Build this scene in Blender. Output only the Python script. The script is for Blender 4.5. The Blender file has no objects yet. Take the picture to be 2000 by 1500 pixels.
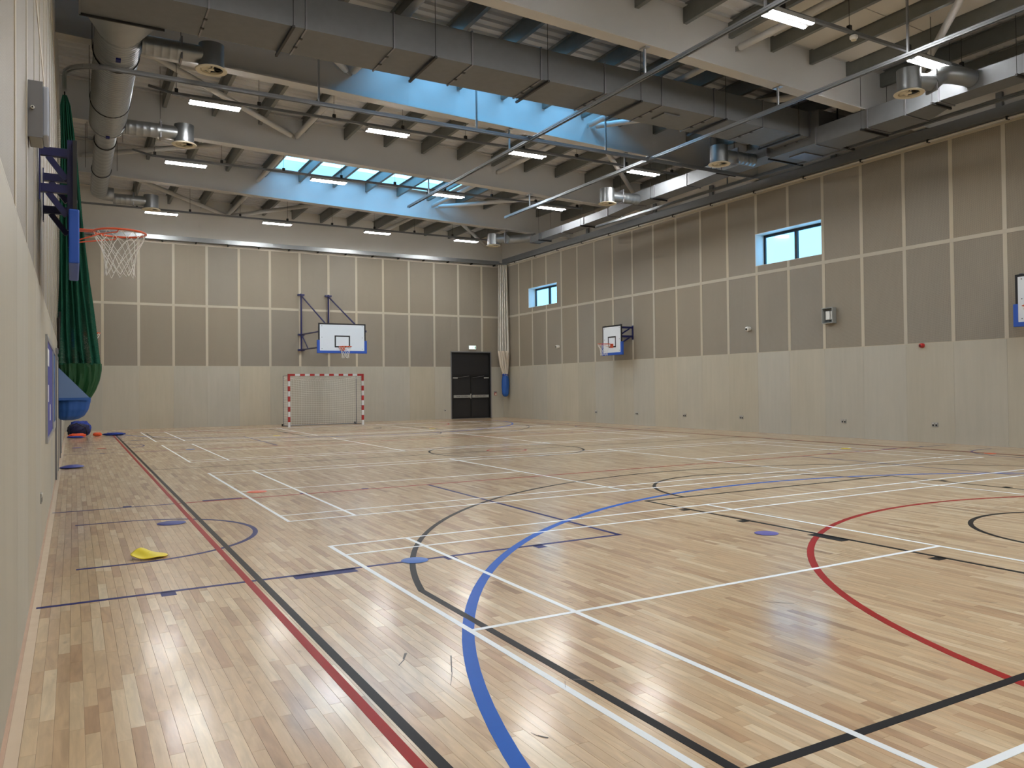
import bpy, math, random
import numpy as np
from mathutils import Matrix, Vector
random.seed(7); RNG = np.random.default_rng(7)
SC = bpy.context.scene
COL = SC.collection
PI = math.pi

# ------------------------------------------------------------------ camera
CAMH = 1.4761
RIGHT = Vector((0.86697238, -0.4982375, -0.01087622))
UP = Vector((0.00187564, -0.01856185, 0.99982595))
FWD = Vector((0.49835267, 0.86684188, 0.0151581))
FPX, PCX, PCY = 1546.71, 1031.30, 732.09
cam_d = bpy.data.cameras.new('camera')
cam = bpy.data.objects.new('camera', cam_d); COL.objects.link(cam)
cam.matrix_world = Matrix(((RIGHT.x, UP.x, -FWD.x, 0), (RIGHT.y, UP.y, -FWD.y, 0), (RIGHT.z, UP.z, -FWD.z, CAMH), (0, 0, 0, 1)))
cam_d.sensor_fit = 'HORIZONTAL'; cam_d.sensor_width = 36.0
cam_d.lens = 36.0 * FPX / 2000.0
cam_d.shift_x = -(PCX - 1000.0) / 2000.0
cam_d.shift_y = (PCY - 750.0) / 2000.0
cam_d.clip_start = 0.02; cam_d.clip_end = 300
SC.camera = cam

def project(x, y, z):
    d = Vector((x, y, z - CAMH)); w = d.dot(FWD)
    if w < 0.05: return None
    return PCX + FPX * d.dot(RIGHT) / w, PCY - FPX * d.dot(UP) / w

# ------------------------------------------------------------------ world and exposure
world = bpy.data.worlds.new('sky'); SC.world = world; world.use_nodes = True
bg = world.node_tree.nodes['Background']
bg.inputs['Color'].default_value = (0.19, 0.57, 1.0, 1)
SKY = 8.0
bg.inputs['Strength'].default_value = SKY
SC.view_settings.view_transform = 'Standard'
SC.view_settings.look = 'None'
SC.view_settings.gamma = 1.0
SC.view_settings.use_curve_mapping = False
SC.view_settings.exposure = 0.0
LAMP = 218.0           # emission of the LED strips
LAMP_COL = (1.0, 0.99, 0.98)
try:
    SC.cycles.max_bounces = 8; SC.cycles.diffuse_bounces = 5; SC.cycles.glossy_bounces = 4
    SC.cycles.transparent_max_bounces = 24
    SC.cycles.sample_clamp_indirect = 4.0; SC.cycles.sample_clamp_direct = 40.0
    SC.cycles.caustics_reflective = False; SC.cycles.caustics_refractive = False
except Exception: pass

# ------------------------------------------------------------------ main dimensions (metres)
XL, XR, YB, YN = -0.277, 18.219, 34.10, -1.6
XC, YC = 8.80, 16.35
H1, H2, H3 = 2.445, 4.865, 7.285
BEAM_Y = [1.1, 6.5, 11.95, 17.4, 22.6, 27.97]
def zbeam(x): return 8.25 - 0.0304 * x        # underside of the roof beams
def zpur(x): return zbeam(x) + 0.70
def zdeck(x): return zbeam(x) + 1.06
RL_X0, RL_X1 = 6.05, 12.35
ROOFLIGHTS = [(4.0, 6.3), (15.15, 17.2), (25.55, 27.75)]

def portal(loc, sx, sy, rot):
    l = bpy.data.lights.new('daylight_portal', 'AREA'); l.shape = 'RECTANGLE'; l.size = sx; l.size_y = sy
    l.energy = 1; l.cycles.is_portal = True
    o = bpy.data.objects.new('daylight_portal', l); COL.objects.link(o); o.location = loc; o.rotation_euler = rot
for (a, b) in ROOFLIGHTS:
    portal(((RL_X0 + RL_X1) / 2, (a + b) / 2, 9.75), RL_X1 - RL_X0, b - a, (0, 0, 0))
for y in (30.31, 16.31):
    portal((18.62, y, 5.57), 0.95, 2.5, (0, PI / 2, 0))

# ------------------------------------------------------------------ helpers
def lin(c):
    return tuple((v / 12.92 if v <= 0.04045 else ((v + 0.055) / 1.055) ** 2.4) for v in [k / 255 for k in c])

class MB:
    """collects shapes; build() links them as ONE mesh object"""
    def __init__(s, M=None): s.v = []; s.f = []; s.M = M
    def add(s, vs, fs):
        n = len(s.v)
        if s.M is not None: vs = [tuple(s.M @ Vector(p)) for p in vs]
        s.v += [tuple(p) for p in vs]; s.f += [tuple(i + n for i in f) for f in fs]; return s
    def box(s, x0, x1, y0, y1, z0, z1):
        vs = [(x0, y0, z0), (x1, y0, z0), (x1, y1, z0), (x0, y1, z0), (x0, y0, z1), (x1, y0, z1), (x1, y1, z1), (x0, y1, z1)]
        return s.add(vs, [(0, 3, 2, 1), (4, 5, 6, 7), (0, 1, 5, 4), (1, 2, 6, 5), (2, 3, 7, 6), (3, 0, 4, 7)])
    def hexa(s, lo, hi):
        """two quads (4 points each), joined"""
        return s.add(list(lo) + list(hi), [(3, 2, 1, 0), (4, 5, 6, 7), (0, 1, 5, 4), (1, 2, 6, 5), (2, 3, 7, 6), (3, 0, 4, 7)])
    def quad(s, a, b, c, d): return s.add([a, b, c, d], [(0, 1, 2, 3)])
    def tube(s, pts, r, n=8, caps=True, closed=False):
        pts = [Vector(p) for p in pts]; m = len(pts)
        rs = r if isinstance(r, (list, tuple)) else [r] * m
        vs = []; up0 = None
        for i, p in enumerate(pts):
            if closed: t = pts[(i + 1) % m] - pts[i - 1]
            else: t = pts[min(i + 1, m - 1)] - pts[max(i - 1, 0)]
            if t.length < 1e-9: t = Vector((0, 0, 1))
            t.normalize()
            if up0 is None or abs(up0.dot(t)) > 0.97:
                up0 = Vector((0, 0, 1)) if abs(t.z) < 0.9 else Vector((1, 0, 0))
            a = t.cross(up0).normalized(); b = a.cross(t).normalized(); up0 = b
            for k in range(n):
                q = 2 * PI * (k + 0.5) / n
                vs.append(p + a * (rs[i] * math.cos(q)) + b * (rs[i] * math.sin(q)))
        fs = []
        for i in range(m if closed else m - 1):
            j = (i + 1) % m
            for k in range(n):
                k2 = (k + 1) % n
                fs.append((i * n + k, i * n + k2, j * n + k2, j * n + k))
        if caps and not closed:
            fs.append(tuple(range(n - 1, -1, -1))); fs.append(tuple((m - 1) * n + k for k in range(n)))
        return s.add(vs, fs)
    def bar(s, p, q, w, h, up=(0, 0, 1)):
        p, q = Vector(p), Vector(q); t = (q - p).normalized(); u = Vector(up)
        if abs(t.dot(u)) > 0.97: u = Vector((1, 0, 0))
        a = t.cross(u).normalized(); b = a.cross(t)
        o = [(-w / 2, -h / 2), (w / 2, -h / 2), (w / 2, h / 2), (-w / 2, h / 2)]
        return s.hexa([p + a * i + b * j for i, j in o], [q + a * i + b * j for i, j in o])
    def ring(s, c, r0, r1, z0, z1, n=32, a0=0.0, a1=2 * PI):
        """flat annulus (or its sector) with thickness"""
        full = abs(a1 - a0 - 2 * PI) < 1e-6; m = n if full else n + 1; vs = []
        for i in range(m):
            a = a0 + (a1 - a0) * i / n; ca, sa = math.cos(a), math.sin(a)
            for r, z in ((r0, z0), (r1, z0), (r1, z1), (r0, z1)): vs.append((c[0] + r * ca, c[1] + r * sa, z))
        fs = []
        for i in range(n):
            j = (i + 1) % m
            for k in range(4):
                k2 = (k + 1) % 4; fs.append((i * 4 + k, j * 4 + k, j * 4 + k2, i * 4 + k2))
        if not full: fs += [(0, 1, 2, 3), tuple((m - 1) * 4 + k for k in (3, 2, 1, 0))]
        return s.add(vs, fs)
    def lathe(s, c, prof, n=24, caps=True):
        """prof: list of (radius, z) about the vertical through c"""
        vs = []; m = len(prof)
        for r, z in prof:
            for k in range(n):
                a = 2 * PI * k / n; vs.append((c[0] + r * math.cos(a), c[1] + r * math.sin(a), z))
        fs = [(i * n + k, i * n + (k + 1) % n, (i + 1) * n + (k + 1) % n, (i + 1) * n + k) for i in range(m - 1) for k in range(n)]
        if caps: fs += [tuple(range(n - 1, -1, -1)), tuple((m - 1) * n + k for k in range(n))]
        return s.add(vs, fs)
    def prism(s, poly, x0, x1):
        """polygon in (y, z), drawn counter-clockwise, given thickness along x"""
        n = len(poly)
        return s.add([(x0, y, z) for y, z in poly] + [(x1, y, z) for y, z in poly], [tuple(range(n - 1, -1, -1)), tuple(range(n, 2 * n))] + [(k, (k + 1) % n, n + (k + 1) % n, n + k) for k in range(n)])
    def build(s, name, mat, parent=None, smooth=False, bevel=0.0):
        off = Vector((0, 0, 0))
        p = parent
        while p is not None: off += p.location; p = p.parent
        me = bpy.data.meshes.new(name)
        me.from_pydata([(a[0] - off.x, a[1] - off.y, a[2] - off.z) for a in s.v], [], s.f)
        me.validate(); me.update()
        if mat is not None: me.materials.append(mat)
        if smooth:
            me.shade_smooth()
            try: me.set_sharp_from_angle(angle=math.radians(40))
            except Exception: pass
        o = bpy.data.objects.new(name, me); COL.objects.link(o)
        if parent is not None: o.parent = parent
        if bevel > 0:
            b = o.modifiers.new('bevel', 'BEVEL'); b.width = bevel; b.segments = 2; b.limit_method = 'ANGLE'
        return o

def tag(o, label=None, cat=None, group=None, kind=None):
    if label: o['label'] = label
    if cat: o['category'] = cat
    if group: o['group'] = group
    if kind: o['kind'] = kind
    return o
def thing(name, label, cat, loc, group=None):
    o = bpy.data.objects.new(name, None); COL.objects.link(o); o.location = loc; o.empty_display_size = 0.1
    return tag(o, label, cat, group)
def structure(name, label=None, loc=(0, 0, 0)):
    o = bpy.data.objects.new(name, None); COL.objects.link(o); o.location = loc; o.empty_display_size = 0.1
    return tag(o, label, kind='structure')

# ------------------------------------------------------------------ materials
MATS = {}
def new_mat(name):
    m = bpy.data.materials.new(name); m.use_nodes = True
    nt = m.node_tree; b = nt.nodes['Principled BSDF']; MATS[name] = m
    return m, nt, b
def N(nt, t, **kw):
    n = nt.nodes.new(t)
    for k, v in kw.items(): setattr(n, k, v)
    return n
def plain(name, rgb, rough=0.5, metal=0.0, spec=0.5, vary=0.06, scale=3.0, bump=0.0, alpha=None):
    """colour with a faint procedural unevenness"""
    m, nt, b = new_mat(name); L = nt.links.new
    c = lin(rgb)
    tex = N(nt, 'ShaderNodeTexNoise'); tex.inputs['Scale'].default_value = scale; tex.inputs['Detail'].default_value = 4
    geo = N(nt, 'ShaderNodeNewGeometry'); L(geo.outputs['Position'], tex.inputs['Vector'])
    mix = N(nt, 'ShaderNodeMix', data_type='RGBA')
    mix.inputs['A'].default_value = tuple(v * (1 - vary) for v in c) + (1,)
    mix.inputs['B'].default_value = tuple(min(1, v * (1 + vary)) for v in c) + (1,)
    L(tex.outputs['Fac'], mix.inputs['Factor']); L(mix.outputs['Result'], b.inputs['Base Color'])
    b.inputs['Roughness'].default_value = rough; b.inputs['Metallic'].default_value = metal
    b.inputs['Specular IOR Level'].default_value = spec
    if bump:
        bp = N(nt, 'ShaderNodeBump'); bp.inputs['Strength'].default_value = bump; bp.inputs['Distance'].default_value = 0.01
        L(tex.outputs['Fac'], bp.inputs['Height']); L(bp.outputs['Normal'], b.inputs['Normal'])
    return m
def emit(name, col, strength):
    m, nt, b = new_mat(name)
    b.inputs['Base Color'].default_value = (0.8, 0.8, 0.8, 1)
    b.inputs['Emission Color'].default_value = tuple(col) + (1,); b.inputs['Emission Strength'].default_value = strength
    return m
def stretched_noise(nt, sx, sy, sz, detail=5, rough=0.6):
    geo = N(nt, 'ShaderNodeNewGeometry'); mp = N(nt, 'ShaderNodeMapping')
    mp.inputs['Scale'].default_value = (sx, sy, sz)
    nt.links.new(geo.outputs['Position'], mp.inputs['Vector'])
    t = N(nt, 'ShaderNodeTexNoise'); t.inputs['Scale'].default_value = 1.0; t.inputs['Detail'].default_value = detail; t.inputs['Roughness'].default_value = rough
    nt.links.new(mp.outputs['Vector'], t.inputs['Vector'])
    return t, geo, mp

def ply(name, rgb, contrast=0.10, perforated=False):
    """birch faced board, grain upright, tinted by the object's own colour; optionally drilled with fine holes"""
    m, nt, b = new_mat(name); L = nt.links.new
    t1, geo, _ = stretched_noise(nt, 9, 9, 0.7, 6, 0.65)
    t2, _, _ = stretched_noise(nt, 1.1, 1.1, 0.6, 3, 0.5)
    c = lin(rgb)
    ad = N(nt, 'ShaderNodeMath', operation='ADD'); L(t1.outputs['Fac'], ad.inputs[0]); L(t2.outputs['Fac'], ad.inputs[1])
    ml = N(nt, 'ShaderNodeMath', operation='MULTIPLY'); L(ad.outputs[0], ml.inputs[0]); ml.inputs[1].default_value = 0.5
    rp = N(nt, 'ShaderNodeValToRGB'); L(ml.outputs[0], rp.inputs[0])
    rp.color_ramp.elements[0].position = 0.3; rp.color_ramp.elements[1].position = 0.7
    rp.color_ramp.elements[0].color = tuple(v * (1 - contrast) for v in c) + (1,)
    rp.color_ramp.elements[1].color = tuple(min(1, v * (1 + contrast)) for v in c) + (1,)
    oi = N(nt, 'ShaderNodeObjectInfo')
    mx = N(nt, 'ShaderNodeMix', data_type='RGBA', blend_type='MULTIPLY'); mx.inputs['Factor'].default_value = 1
    L(rp.outputs[0], mx.inputs['A']); L(oi.outputs['Color'], mx.inputs['B'])
    out = mx.outputs['Result']
    if perforated:
        sp = N(nt, 'ShaderNodeSeparateXYZ'); L(geo.outputs['Position'], sp.inputs[0])
        a = N(nt, 'ShaderNodeMath', operation='ADD'); L(sp.outputs['X'], a.inputs[0]); L(sp.outputs['Y'], a.inputs[1])
        def cell(sock):
            d = N(nt, 'ShaderNodeMath', operation='DIVIDE'); L(sock, d.inputs[0]); d.inputs[1].default_value = 0.016
            f = N(nt, 'ShaderNodeMath', operation='FRACT'); L(d.outputs[0], f.inputs[0])
            u = N(nt, 'ShaderNodeMath', operation='SUBTRACT'); L(f.outputs[0], u.inputs[0]); u.inputs[1].default_value = 0.5
            q = N(nt, 'ShaderNodeMath', operation='POWER'); L(u.outputs[0], q.inputs[0]); q.inputs[1].default_value = 2
            return q
        q1, q2 = cell(a.outputs[0]), cell(sp.outputs['Z'])
        sm = N(nt, 'ShaderNodeMath', operation='ADD'); L(q1.outputs[0], sm.inputs[0]); L(q2.outputs[0], sm.inputs[1])
        lt = N(nt, 'ShaderNodeMath', operation='LESS_THAN'); L(sm.outputs[0], lt.inputs[0]); lt.inputs[1].default_value = 0.075
        mh = N(nt, 'ShaderNodeMix', data_type='RGBA'); L(lt.outputs[0], mh.inputs['Factor']); L(out, mh.inputs['A'])
        mh.inputs['B'].default_value = (0.11, 0.098, 0.08, 1); out = mh.outputs['Result']
    L(out, b.inputs['Base Color']); b.inputs['Roughness'].default_value = 0.55; b.inputs['Specular IOR Level'].default_value = 0.3
    return m

def plank_mat(name, source):
    """sealed beech stave; 'tone' is a number each stave carries"""
    m, nt, b = new_mat(name); L = nt.links.new
    at = N(nt, 'ShaderNodeAttribute', attribute_type=source, attribute_name='tone')
    rp = N(nt, 'ShaderNodeValToRGB'); L(at.outputs['Fac'], rp.inputs[0])
    cr = rp.color_ramp; cr.elements[0].position = 0.0; cr.elements[1].position = 1.0
    cr.elements[0].color = lin((162, 128, 96)) + (1,); cr.elements[1].color = lin((223, 202, 168)) + (1,)
    for p, c in ((0.12, (181, 146, 110)), (0.4, (199, 168, 130)), (0.65, (207, 179, 141)), (0.85, (215, 190, 154))):
        e = cr.elements.new(p); e.color = lin(c) + (1,)
    geo = N(nt, 'ShaderNodeNewGeometry')
    # shift the grain from stave to stave
    cv = N(nt, 'ShaderNodeCombineXYZ'); ms = N(nt, 'ShaderNodeMath', operation='MULTIPLY'); L(at.outputs['Fac'], ms.inputs[0]); ms.inputs[1].default_value = 137.0
    L(ms.outputs[0], cv.inputs['Z'])
    va = N(nt, 'ShaderNodeVectorMath', operation='ADD'); L(geo.outputs['Position'], va.inputs[0]); L(cv.outputs[0], va.inputs[1])
    mp = N(nt, 'ShaderNodeMapping'); mp.inputs['Scale'].default_value = (60, 3.2, 1); L(va.outputs[0], mp.inputs['Vector'])
    t1 = N(nt, 'ShaderNodeTexNoise'); t1.inputs['Scale'].default_value = 1; t1.inputs['Detail'].default_value = 5; L(mp.outputs[0], t1.inputs['Vector'])
    mp2 = N(nt, 'ShaderNodeMapping'); mp2.inputs['Scale'].default_value = (16, 2.6, 1); L(va.outputs[0], mp2.inputs['Vector'])
    t2 = N(nt, 'ShaderNodeTexNoise'); t2.inputs['Scale'].default_value = 1; t2.inputs['Detail'].default_value = 3; t2.inputs['Distortion'].default_value = 1.2; L(mp2.outputs[0], t2.inputs['Vector'])
    g1 = N(nt, 'ShaderNodeMapRange'); L(t1.outputs['Fac'], g1.inputs['Value']); g1.inputs['From Min'].default_value = .3; g1.inputs['From Max'].default_value = .7; g1.inputs['To Min'].default_value = .93; g1.inputs['To Max'].default_value = 1.05
    g2 = N(nt, 'ShaderNodeMapRange'); L(t2.outputs['Fac'], g2.inputs['Value']); g2.inputs['From Min'].default_value = .3; g2.inputs['From Max'].default_value = .62; g2.inputs['To Min'].default_value = .80; g2.inputs['To Max'].default_value = 1.03
    mm = N(nt, 'ShaderNodeMath', operation='MULTIPLY'); L(g1.outputs[0], mm.inputs[0]); L(g2.outputs[0], mm.inputs[1])
    # dark knots, few and small
    vo = N(nt, 'ShaderNodeTexVoronoi'); vo.inputs['Scale'].default_value = 1; mp3 = N(nt, 'ShaderNodeMapping'); mp3.inputs['Scale'].default_value = (5.5, 2.4, 1)
    L(va.outputs[0], mp3.inputs['Vector']); L(mp3.outputs[0], vo.inputs['Vector'])
    kn = N(nt, 'ShaderNodeMapRange'); L(vo.outputs['Distance'], kn.inputs['Value']); kn.inputs['From Min'].default_value = .02; kn.inputs['From Max'].default_value = .09; kn.inputs['To Min'].default_value = .68; kn.inputs['To Max'].default_value = 1.0
    m2 = N(nt, 'ShaderNodeMath', operation='MULTIPLY'); L(mm.outputs[0], m2.inputs[0]); L(kn.outputs[0], m2.inputs[1])
    mx = N(nt, 'ShaderNodeVectorMath', operation='SCALE'); L(rp.outputs[0], mx.inputs[0]); L(m2.outputs[0], mx.inputs['Scale'])
    L(mx.outputs[0], b.inputs['Base Color'])
    b.inputs['Roughness'].default_value = 0.29; b.inputs['IOR'].default_value = 1.5
    b.inputs['Coat Weight'].default_value = 0.6; b.inputs['Coat Roughness'].default_value = FLOOR_ROUGH; b.inputs['Coat IOR'].default_value = 1.5
    b.inputs['Specular IOR Level'].default_value = 0.3
    return m
FLOOR_ROUGH = 0.13

M_PLANK_ATT = plank_mat('beech_staves_far', 'GEOMETRY')
M_PLANK_OBJ = plank_mat('beech_stave', 'OBJECT')
M_BORDER = plain('border_wood', (198, 164, 140), FLOOR_ROUGH + 0.1, vary=0.10, scale=9)
M_BORDER2 = plain('border_wood_pale', (212, 188, 162), FLOOR_ROUGH + 0.1, vary=0.08, scale=9)
M_SUB = plain('subfloor_dark', (120, 92, 66), 0.8)
def paint(name, rgb): return plain(name, rgb, 0.36, spec=0.05, vary=0.05, scale=6)
M_LW = paint('line_white', (232, 236, 238)); M_LK = paint('line_black', (34, 33, 34)); M_LR = paint('line_red', (150, 38, 36))
M_LB = paint('line_blue', (36, 92, 178)); M_LN = paint('line_navy', (38, 42, 98))
M_SCUFF = plain('rubber_scuff', (78, 66, 56), 0.5)
M_PLY = ply('birch_board', (178, 173, 158), 0.07)
M_PERF = ply('perforated_board', (152, 144, 130), 0.06, perforated=True)
M_BATTEN = ply('birch_batten', (186, 178, 160), 0.05)
M_WHITEWALL = plain('painted_wall', (206, 203, 195), 0.8, vary=0.02)
M_STEEL_W = plain('white_painted_steel', (188, 188, 186), 0.55, vary=0.03)
M_DECK = plain('roof_deck', (196, 198, 200), 0.55, vary=0.05)
M_PURLIN = plain('galvanised_purlin', (124, 126, 122), 0.5, metal=0.55, vary=0.12, scale=6)
M_GALV = plain('galvanised_sheet', (150, 154, 156), 0.36, metal=0.85, vary=0.10, scale=5)
M_GALV_D = plain('galvanised_dull', (114, 117, 120), 0.6, metal=0.35, vary=0.10, scale=7)
M_TRACK = plain('track_steel', (168, 172, 176), 0.34, metal=0.8, vary=0.05)
M_DARKBAR = plain('dark_hanger_steel', (46, 45, 44), 0.5, metal=0.4)
M_WHITE = plain('white_plastic', (226, 226, 220), 0.4, vary=0.02)
M_CREAM = plain('cream_plastic', (216, 208, 186), 0.45, vary=0.02)
M_BLACK = plain('black_paint', (14, 14, 16), 0.45, vary=0.05)
M_BLACK_SAT = plain('black_panel', (24, 24, 26), 0.5, vary=0.08)
M_GREYTRIM = plain('grey_trim', (128, 128, 132), 0.4, metal=0.5)
M_NAVYSTEEL = plain('navy_steel', (22, 26, 80), 0.35, vary=0.06)
M_PAD = plain('blue_padding', (34, 80, 172), 0.45, vary=0.05)
M_BOARD = plain('white_board', (222, 228, 232), 0.35, vary=0.02)
M_ORANGE = plain('orange_rim', (206, 84, 44), 0.4, vary=0.05)
M_NETW = plain('white_cord', (226, 224, 216), 0.8, vary=0.03)
M_NETG = plain('green_cord', (12, 92, 72), 0.75, vary=0.10)
M_HEMG = plain('green_cloth', (18, 74, 36), 0.6, vary=0.12, scale=6)
M_CLOTHW = plain('cream_cloth', (214, 204, 188), 0.75, vary=0.05)
M_BAGB = plain('blue_bag_cloth', (30, 84, 160), 0.6, vary=0.10)
M_BAGB_L = plain('pale_blue_cloth', (104, 132, 178), 0.6, vary=0.06)
M_RED = plain('red_paint', (172, 34, 34), 0.4, vary=0.05)
M_POSTW = plain('white_post', (226, 228, 228), 0.4, vary=0.02)
M_GREYBOX = plain('grey_box', (142, 146, 144), 0.45, vary=0.03)
M_CLEAR = plain('clear_cover', (170, 176, 188), 0.12, vary=0.05)
M_FELT = plain('purple_felt', (66, 66, 140), 0.9, vary=0.08)
M_FELTB = plain('blue_felt', (62, 92, 140), 0.9, vary=0.08)
M_PAPER = plain('paper', (224, 224, 226), 0.8, vary=0.03)
M_ALU = plain('aluminium_frame', (172, 174, 176), 0.35, metal=0.7)
M_CHROME = plain('brushed_chrome', (168, 168, 164), 0.35, metal=0.5)
M_LAMPBODY = plain('lamp_body', (158, 160, 160), 0.45)
M_LED = emit('led_strip', LAMP_COL, LAMP)
M_EXIT = emit('exit_sign_face', (0.75, 1.0, 0.93), 1.3)
M_EXITG = plain('exit_green', (20, 120, 80), 0.5)
M_FABRIC_ORANGE = plain('orange_bib', (238, 96, 52), 0.7)
M_FABRIC_BLUE = plain('blue_bib', (36, 62, 150), 0.7, vary=0.15)
M_FABRIC_NAVY = plain('navy_mesh', (22, 24, 66), 0.7, vary=0.15)
def marker(name, rgb): return plain(name, rgb, 0.55, vary=0.06, scale=8)
M_MK = dict(blue=marker('rubber_blue', (66, 106, 176)), navy=marker('rubber_navy', (48, 56, 128)), purple=marker('rubber_purple', (88, 82, 148)),
            orange=marker('rubber_orange', (214, 104, 70)), yellow=marker('rubber_yellow', (226, 204, 36)), grey=marker('rubber_grey', (92, 86, 84)),
            green=marker('rubber_green', (70, 108, 70)), red=marker('rubber_red', (176, 76, 60)))
def glass(name, tint):
    m, nt, b = new_mat(name); L = nt.links.new
    tr = N(nt, 'ShaderNodeBsdfTransparent'); tr.inputs['Color'].default_value = tuple(tint) + (1,)
    gl = N(nt, 'ShaderNodeBsdfGlossy'); gl.inputs['Roughness'].default_value = 0.05
    lw = N(nt, 'ShaderNodeLayerWeight'); pw = N(nt, 'ShaderNodeMath', operation='POWER'); L(lw.outputs['Facing'], pw.inputs[0]); pw.inputs[1].default_value = 4.0
    fr = N(nt, 'ShaderNodeMath', operation='MULTIPLY_ADD'); L(pw.outputs[0], fr.inputs[0]); fr.inputs[1].default_value = 0.6; fr.inputs[2].default_value = 0.03
    mx = N(nt, 'ShaderNodeMixShader'); L(fr.outputs[0], mx.inputs[0]); L(tr.outputs[0], mx.inputs[1]); L(gl.outputs[0], mx.inputs[2])
    L(mx.outputs[0], nt.nodes['Material Output'].inputs['Surface']); return m
M_GLASS = glass('solar_glass', (0.66, 0.66, 0.66)); M_GLASS_R = glass('rooflight_sheet', (0.97, 0.97, 0.97))

# ================================================================== FLOOR
floor = structure('floor', 'sealed beech stave floor marked out for several sports')
MB().box(XL - .3, XR + .3, YN - .3, YB + .3, -0.12, -0.0035).build('subfloor', M_SUB, floor)
def planks():
    PW = 0.0585; GAP = 0.00025
    x0, x1 = XL + 0.085, XR - 0.085; ncol = int((x1 - x0) / PW); PW2 = (x1 - x0) / ncol
    rows = []
    for i in range(ncol):
        y = YN - random.random() * 0.5
        while y < YB - .085:
            l = random.choice((0.34, 0.42, 0.50, 0.58, 0.66, 0.75))
            a, b2 = max(y, YN + .085), min(y + l, YB - .085)
            if b2 - a > 0.03: rows.append((x0 + i * PW2, a, b2, l))
            y += l
    tone = np.clip(RNG.normal(0.52, 0.24, len(rows)), 0, 1)
    big = RNG.random(len(rows)); tone = np.maximum(tone, .12); tone[big < 0.02] = RNG.random((big < 0.02).sum()) * 0.12
    vis = []
    for i, (x, a, b2, l) in enumerate(rows):
        if b2 - a < l - 1e-4: continue
        cx, cy = x + PW2 / 2, (a + b2) / 2
        if cx > 9 or cy > 9: continue
        p = project(cx, cy, 0)
        if p and 0 < p[0] < 2000 and 0 < p[1] < 1500: vis.append((cx * cx + cy * cy, i))
    vis.sort(); near = [i for _, i in vis[:300]]; nearset = set(near)
    meshes = {}
    HW = PW2 / 2 - GAP
    for i in near:
        x, a, b2, l = rows[i]
        if l not in meshes:
            h = l / 2 - GAP; e = 0.0005
            mb = MB().add([(-HW, -h, -.003), (HW, -h, -.003), (HW, h, -.003), (-HW, h, -.003), (-HW, -h, -e), (HW, -h, -e), (HW, h, -e), (-HW, h, -e),
                           (-HW + e, -h + e, 0), (HW - e, -h + e, 0), (HW - e, h - e, 0), (-HW + e, h - e, 0)],
                          [(0, 1, 5, 4), (1, 2, 6, 5), (2, 3, 7, 6), (3, 0, 4, 7), (4, 5, 9, 8), (5, 6, 10, 9), (6, 7, 11, 10), (7, 4, 8, 11), (8, 9, 10, 11)])
            me = bpy.data.meshes.new('plank'); me.from_pydata(mb.v, [], mb.f); me.update(); me.materials.append(M_PLANK_OBJ); meshes[l] = me
        o = bpy.data.objects.new('plank', meshes[l]); COL.objects.link(o); o.parent = floor
        o.location = (x + PW2 / 2, (a + b2) / 2, 0); o['tone'] = float(tone[i])
        o.rotation_euler = (random.gauss(0, .0002), random.gauss(0, .0010), 0)
    rest = [r for i, r in enumerate(rows) if i not in nearset]; rt = np.array([t for i, t in enumerate(tone) if i not in nearset])
    R = np.array([(r[0] + GAP, r[0] + PW2 - GAP, r[1] + GAP, r[2] - GAP) for r in rest]); n = len(R)
    e = 0.0005; V = np.zeros((n, 8, 3), np.float32)
    cx = R[:, [0, 1, 1, 0]]; cy = R[:, [2, 2, 3, 3]]
    V[:, :4, 0] = cx; V[:, :4, 1] = cy; V[:, :4, 2] = -.003
    V[:, 4:, 0] = cx + np.array([e, -e, -e, e]); V[:, 4:, 1] = cy + np.array([e, e, -e, -e])
    tx = (RNG.normal(0, 1, n) * np.where(R[:, 2] < 8, .0006, .0002))[:, None]; ty = RNG.normal(0, .0001, n)[:, None]
    V[:, 4:, 2] = tx * np.array([-1, 1, 1, -1]) * PW2 / 2 + ty * np.array([-1, -1, 1, 1]) * .2
    F0 = np.array([(4, 5, 6, 7), (0, 1, 5, 4), (1, 2, 6, 5), (2, 3, 7, 6), (3, 0, 4, 7)])
    F = (F0[None] + (np.arange(n) * 8)[:, None, None]).reshape(-1, 4)
    me = bpy.data.meshes.new('far_planks'); me.vertices.add(n * 8); me.vertices.foreach_set('co', V.reshape(-1))
    me.loops.add(F.size); me.loops.foreach_set('vertex_index', F.reshape(-1).astype(np.int32))
    me.polygons.add(len(F)); me.polygons.foreach_set('loop_start', np.arange(0, F.size, 4, dtype=np.int32)); me.polygons.foreach_set('loop_total', np.full(len(F), 4, np.int32))
    me.polygons.foreach_set('use_smooth', np.zeros(len(F), bool)); me.update(calc_edges=True)
    at = me.attributes.new('tone', 'FLOAT', 'FACE'); at.data.foreach_set('value', np.repeat(rt, 5).astype(np.float32))
    me.materials.append(M_PLANK_ATT)
    o = bpy.data.objects.new('far_planks', me); COL.objects.link(o); o.parent = floor; o['kind'] = 'stuff'; o['label'] = 'remaining beech staves of the floor'
planks()
for nm, a, b, m in (('border_plank', 0.0, 0.035, M_BORDER), ('border_plank', 0.035, 0.085, M_BORDER2)):
    MB().box(XL + a, XL + b - .0006, YN, YB, -.003, .0004).build(nm, m, floor)
    MB().box(XR - b + .0006, XR - a, YN, YB, -.003, .0004).build(nm, m, floor)
    MB().box(XL + .085, XR - .085, YB - b + .0006, YB - a, -.003, .0004).build(nm, m, floor)

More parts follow.
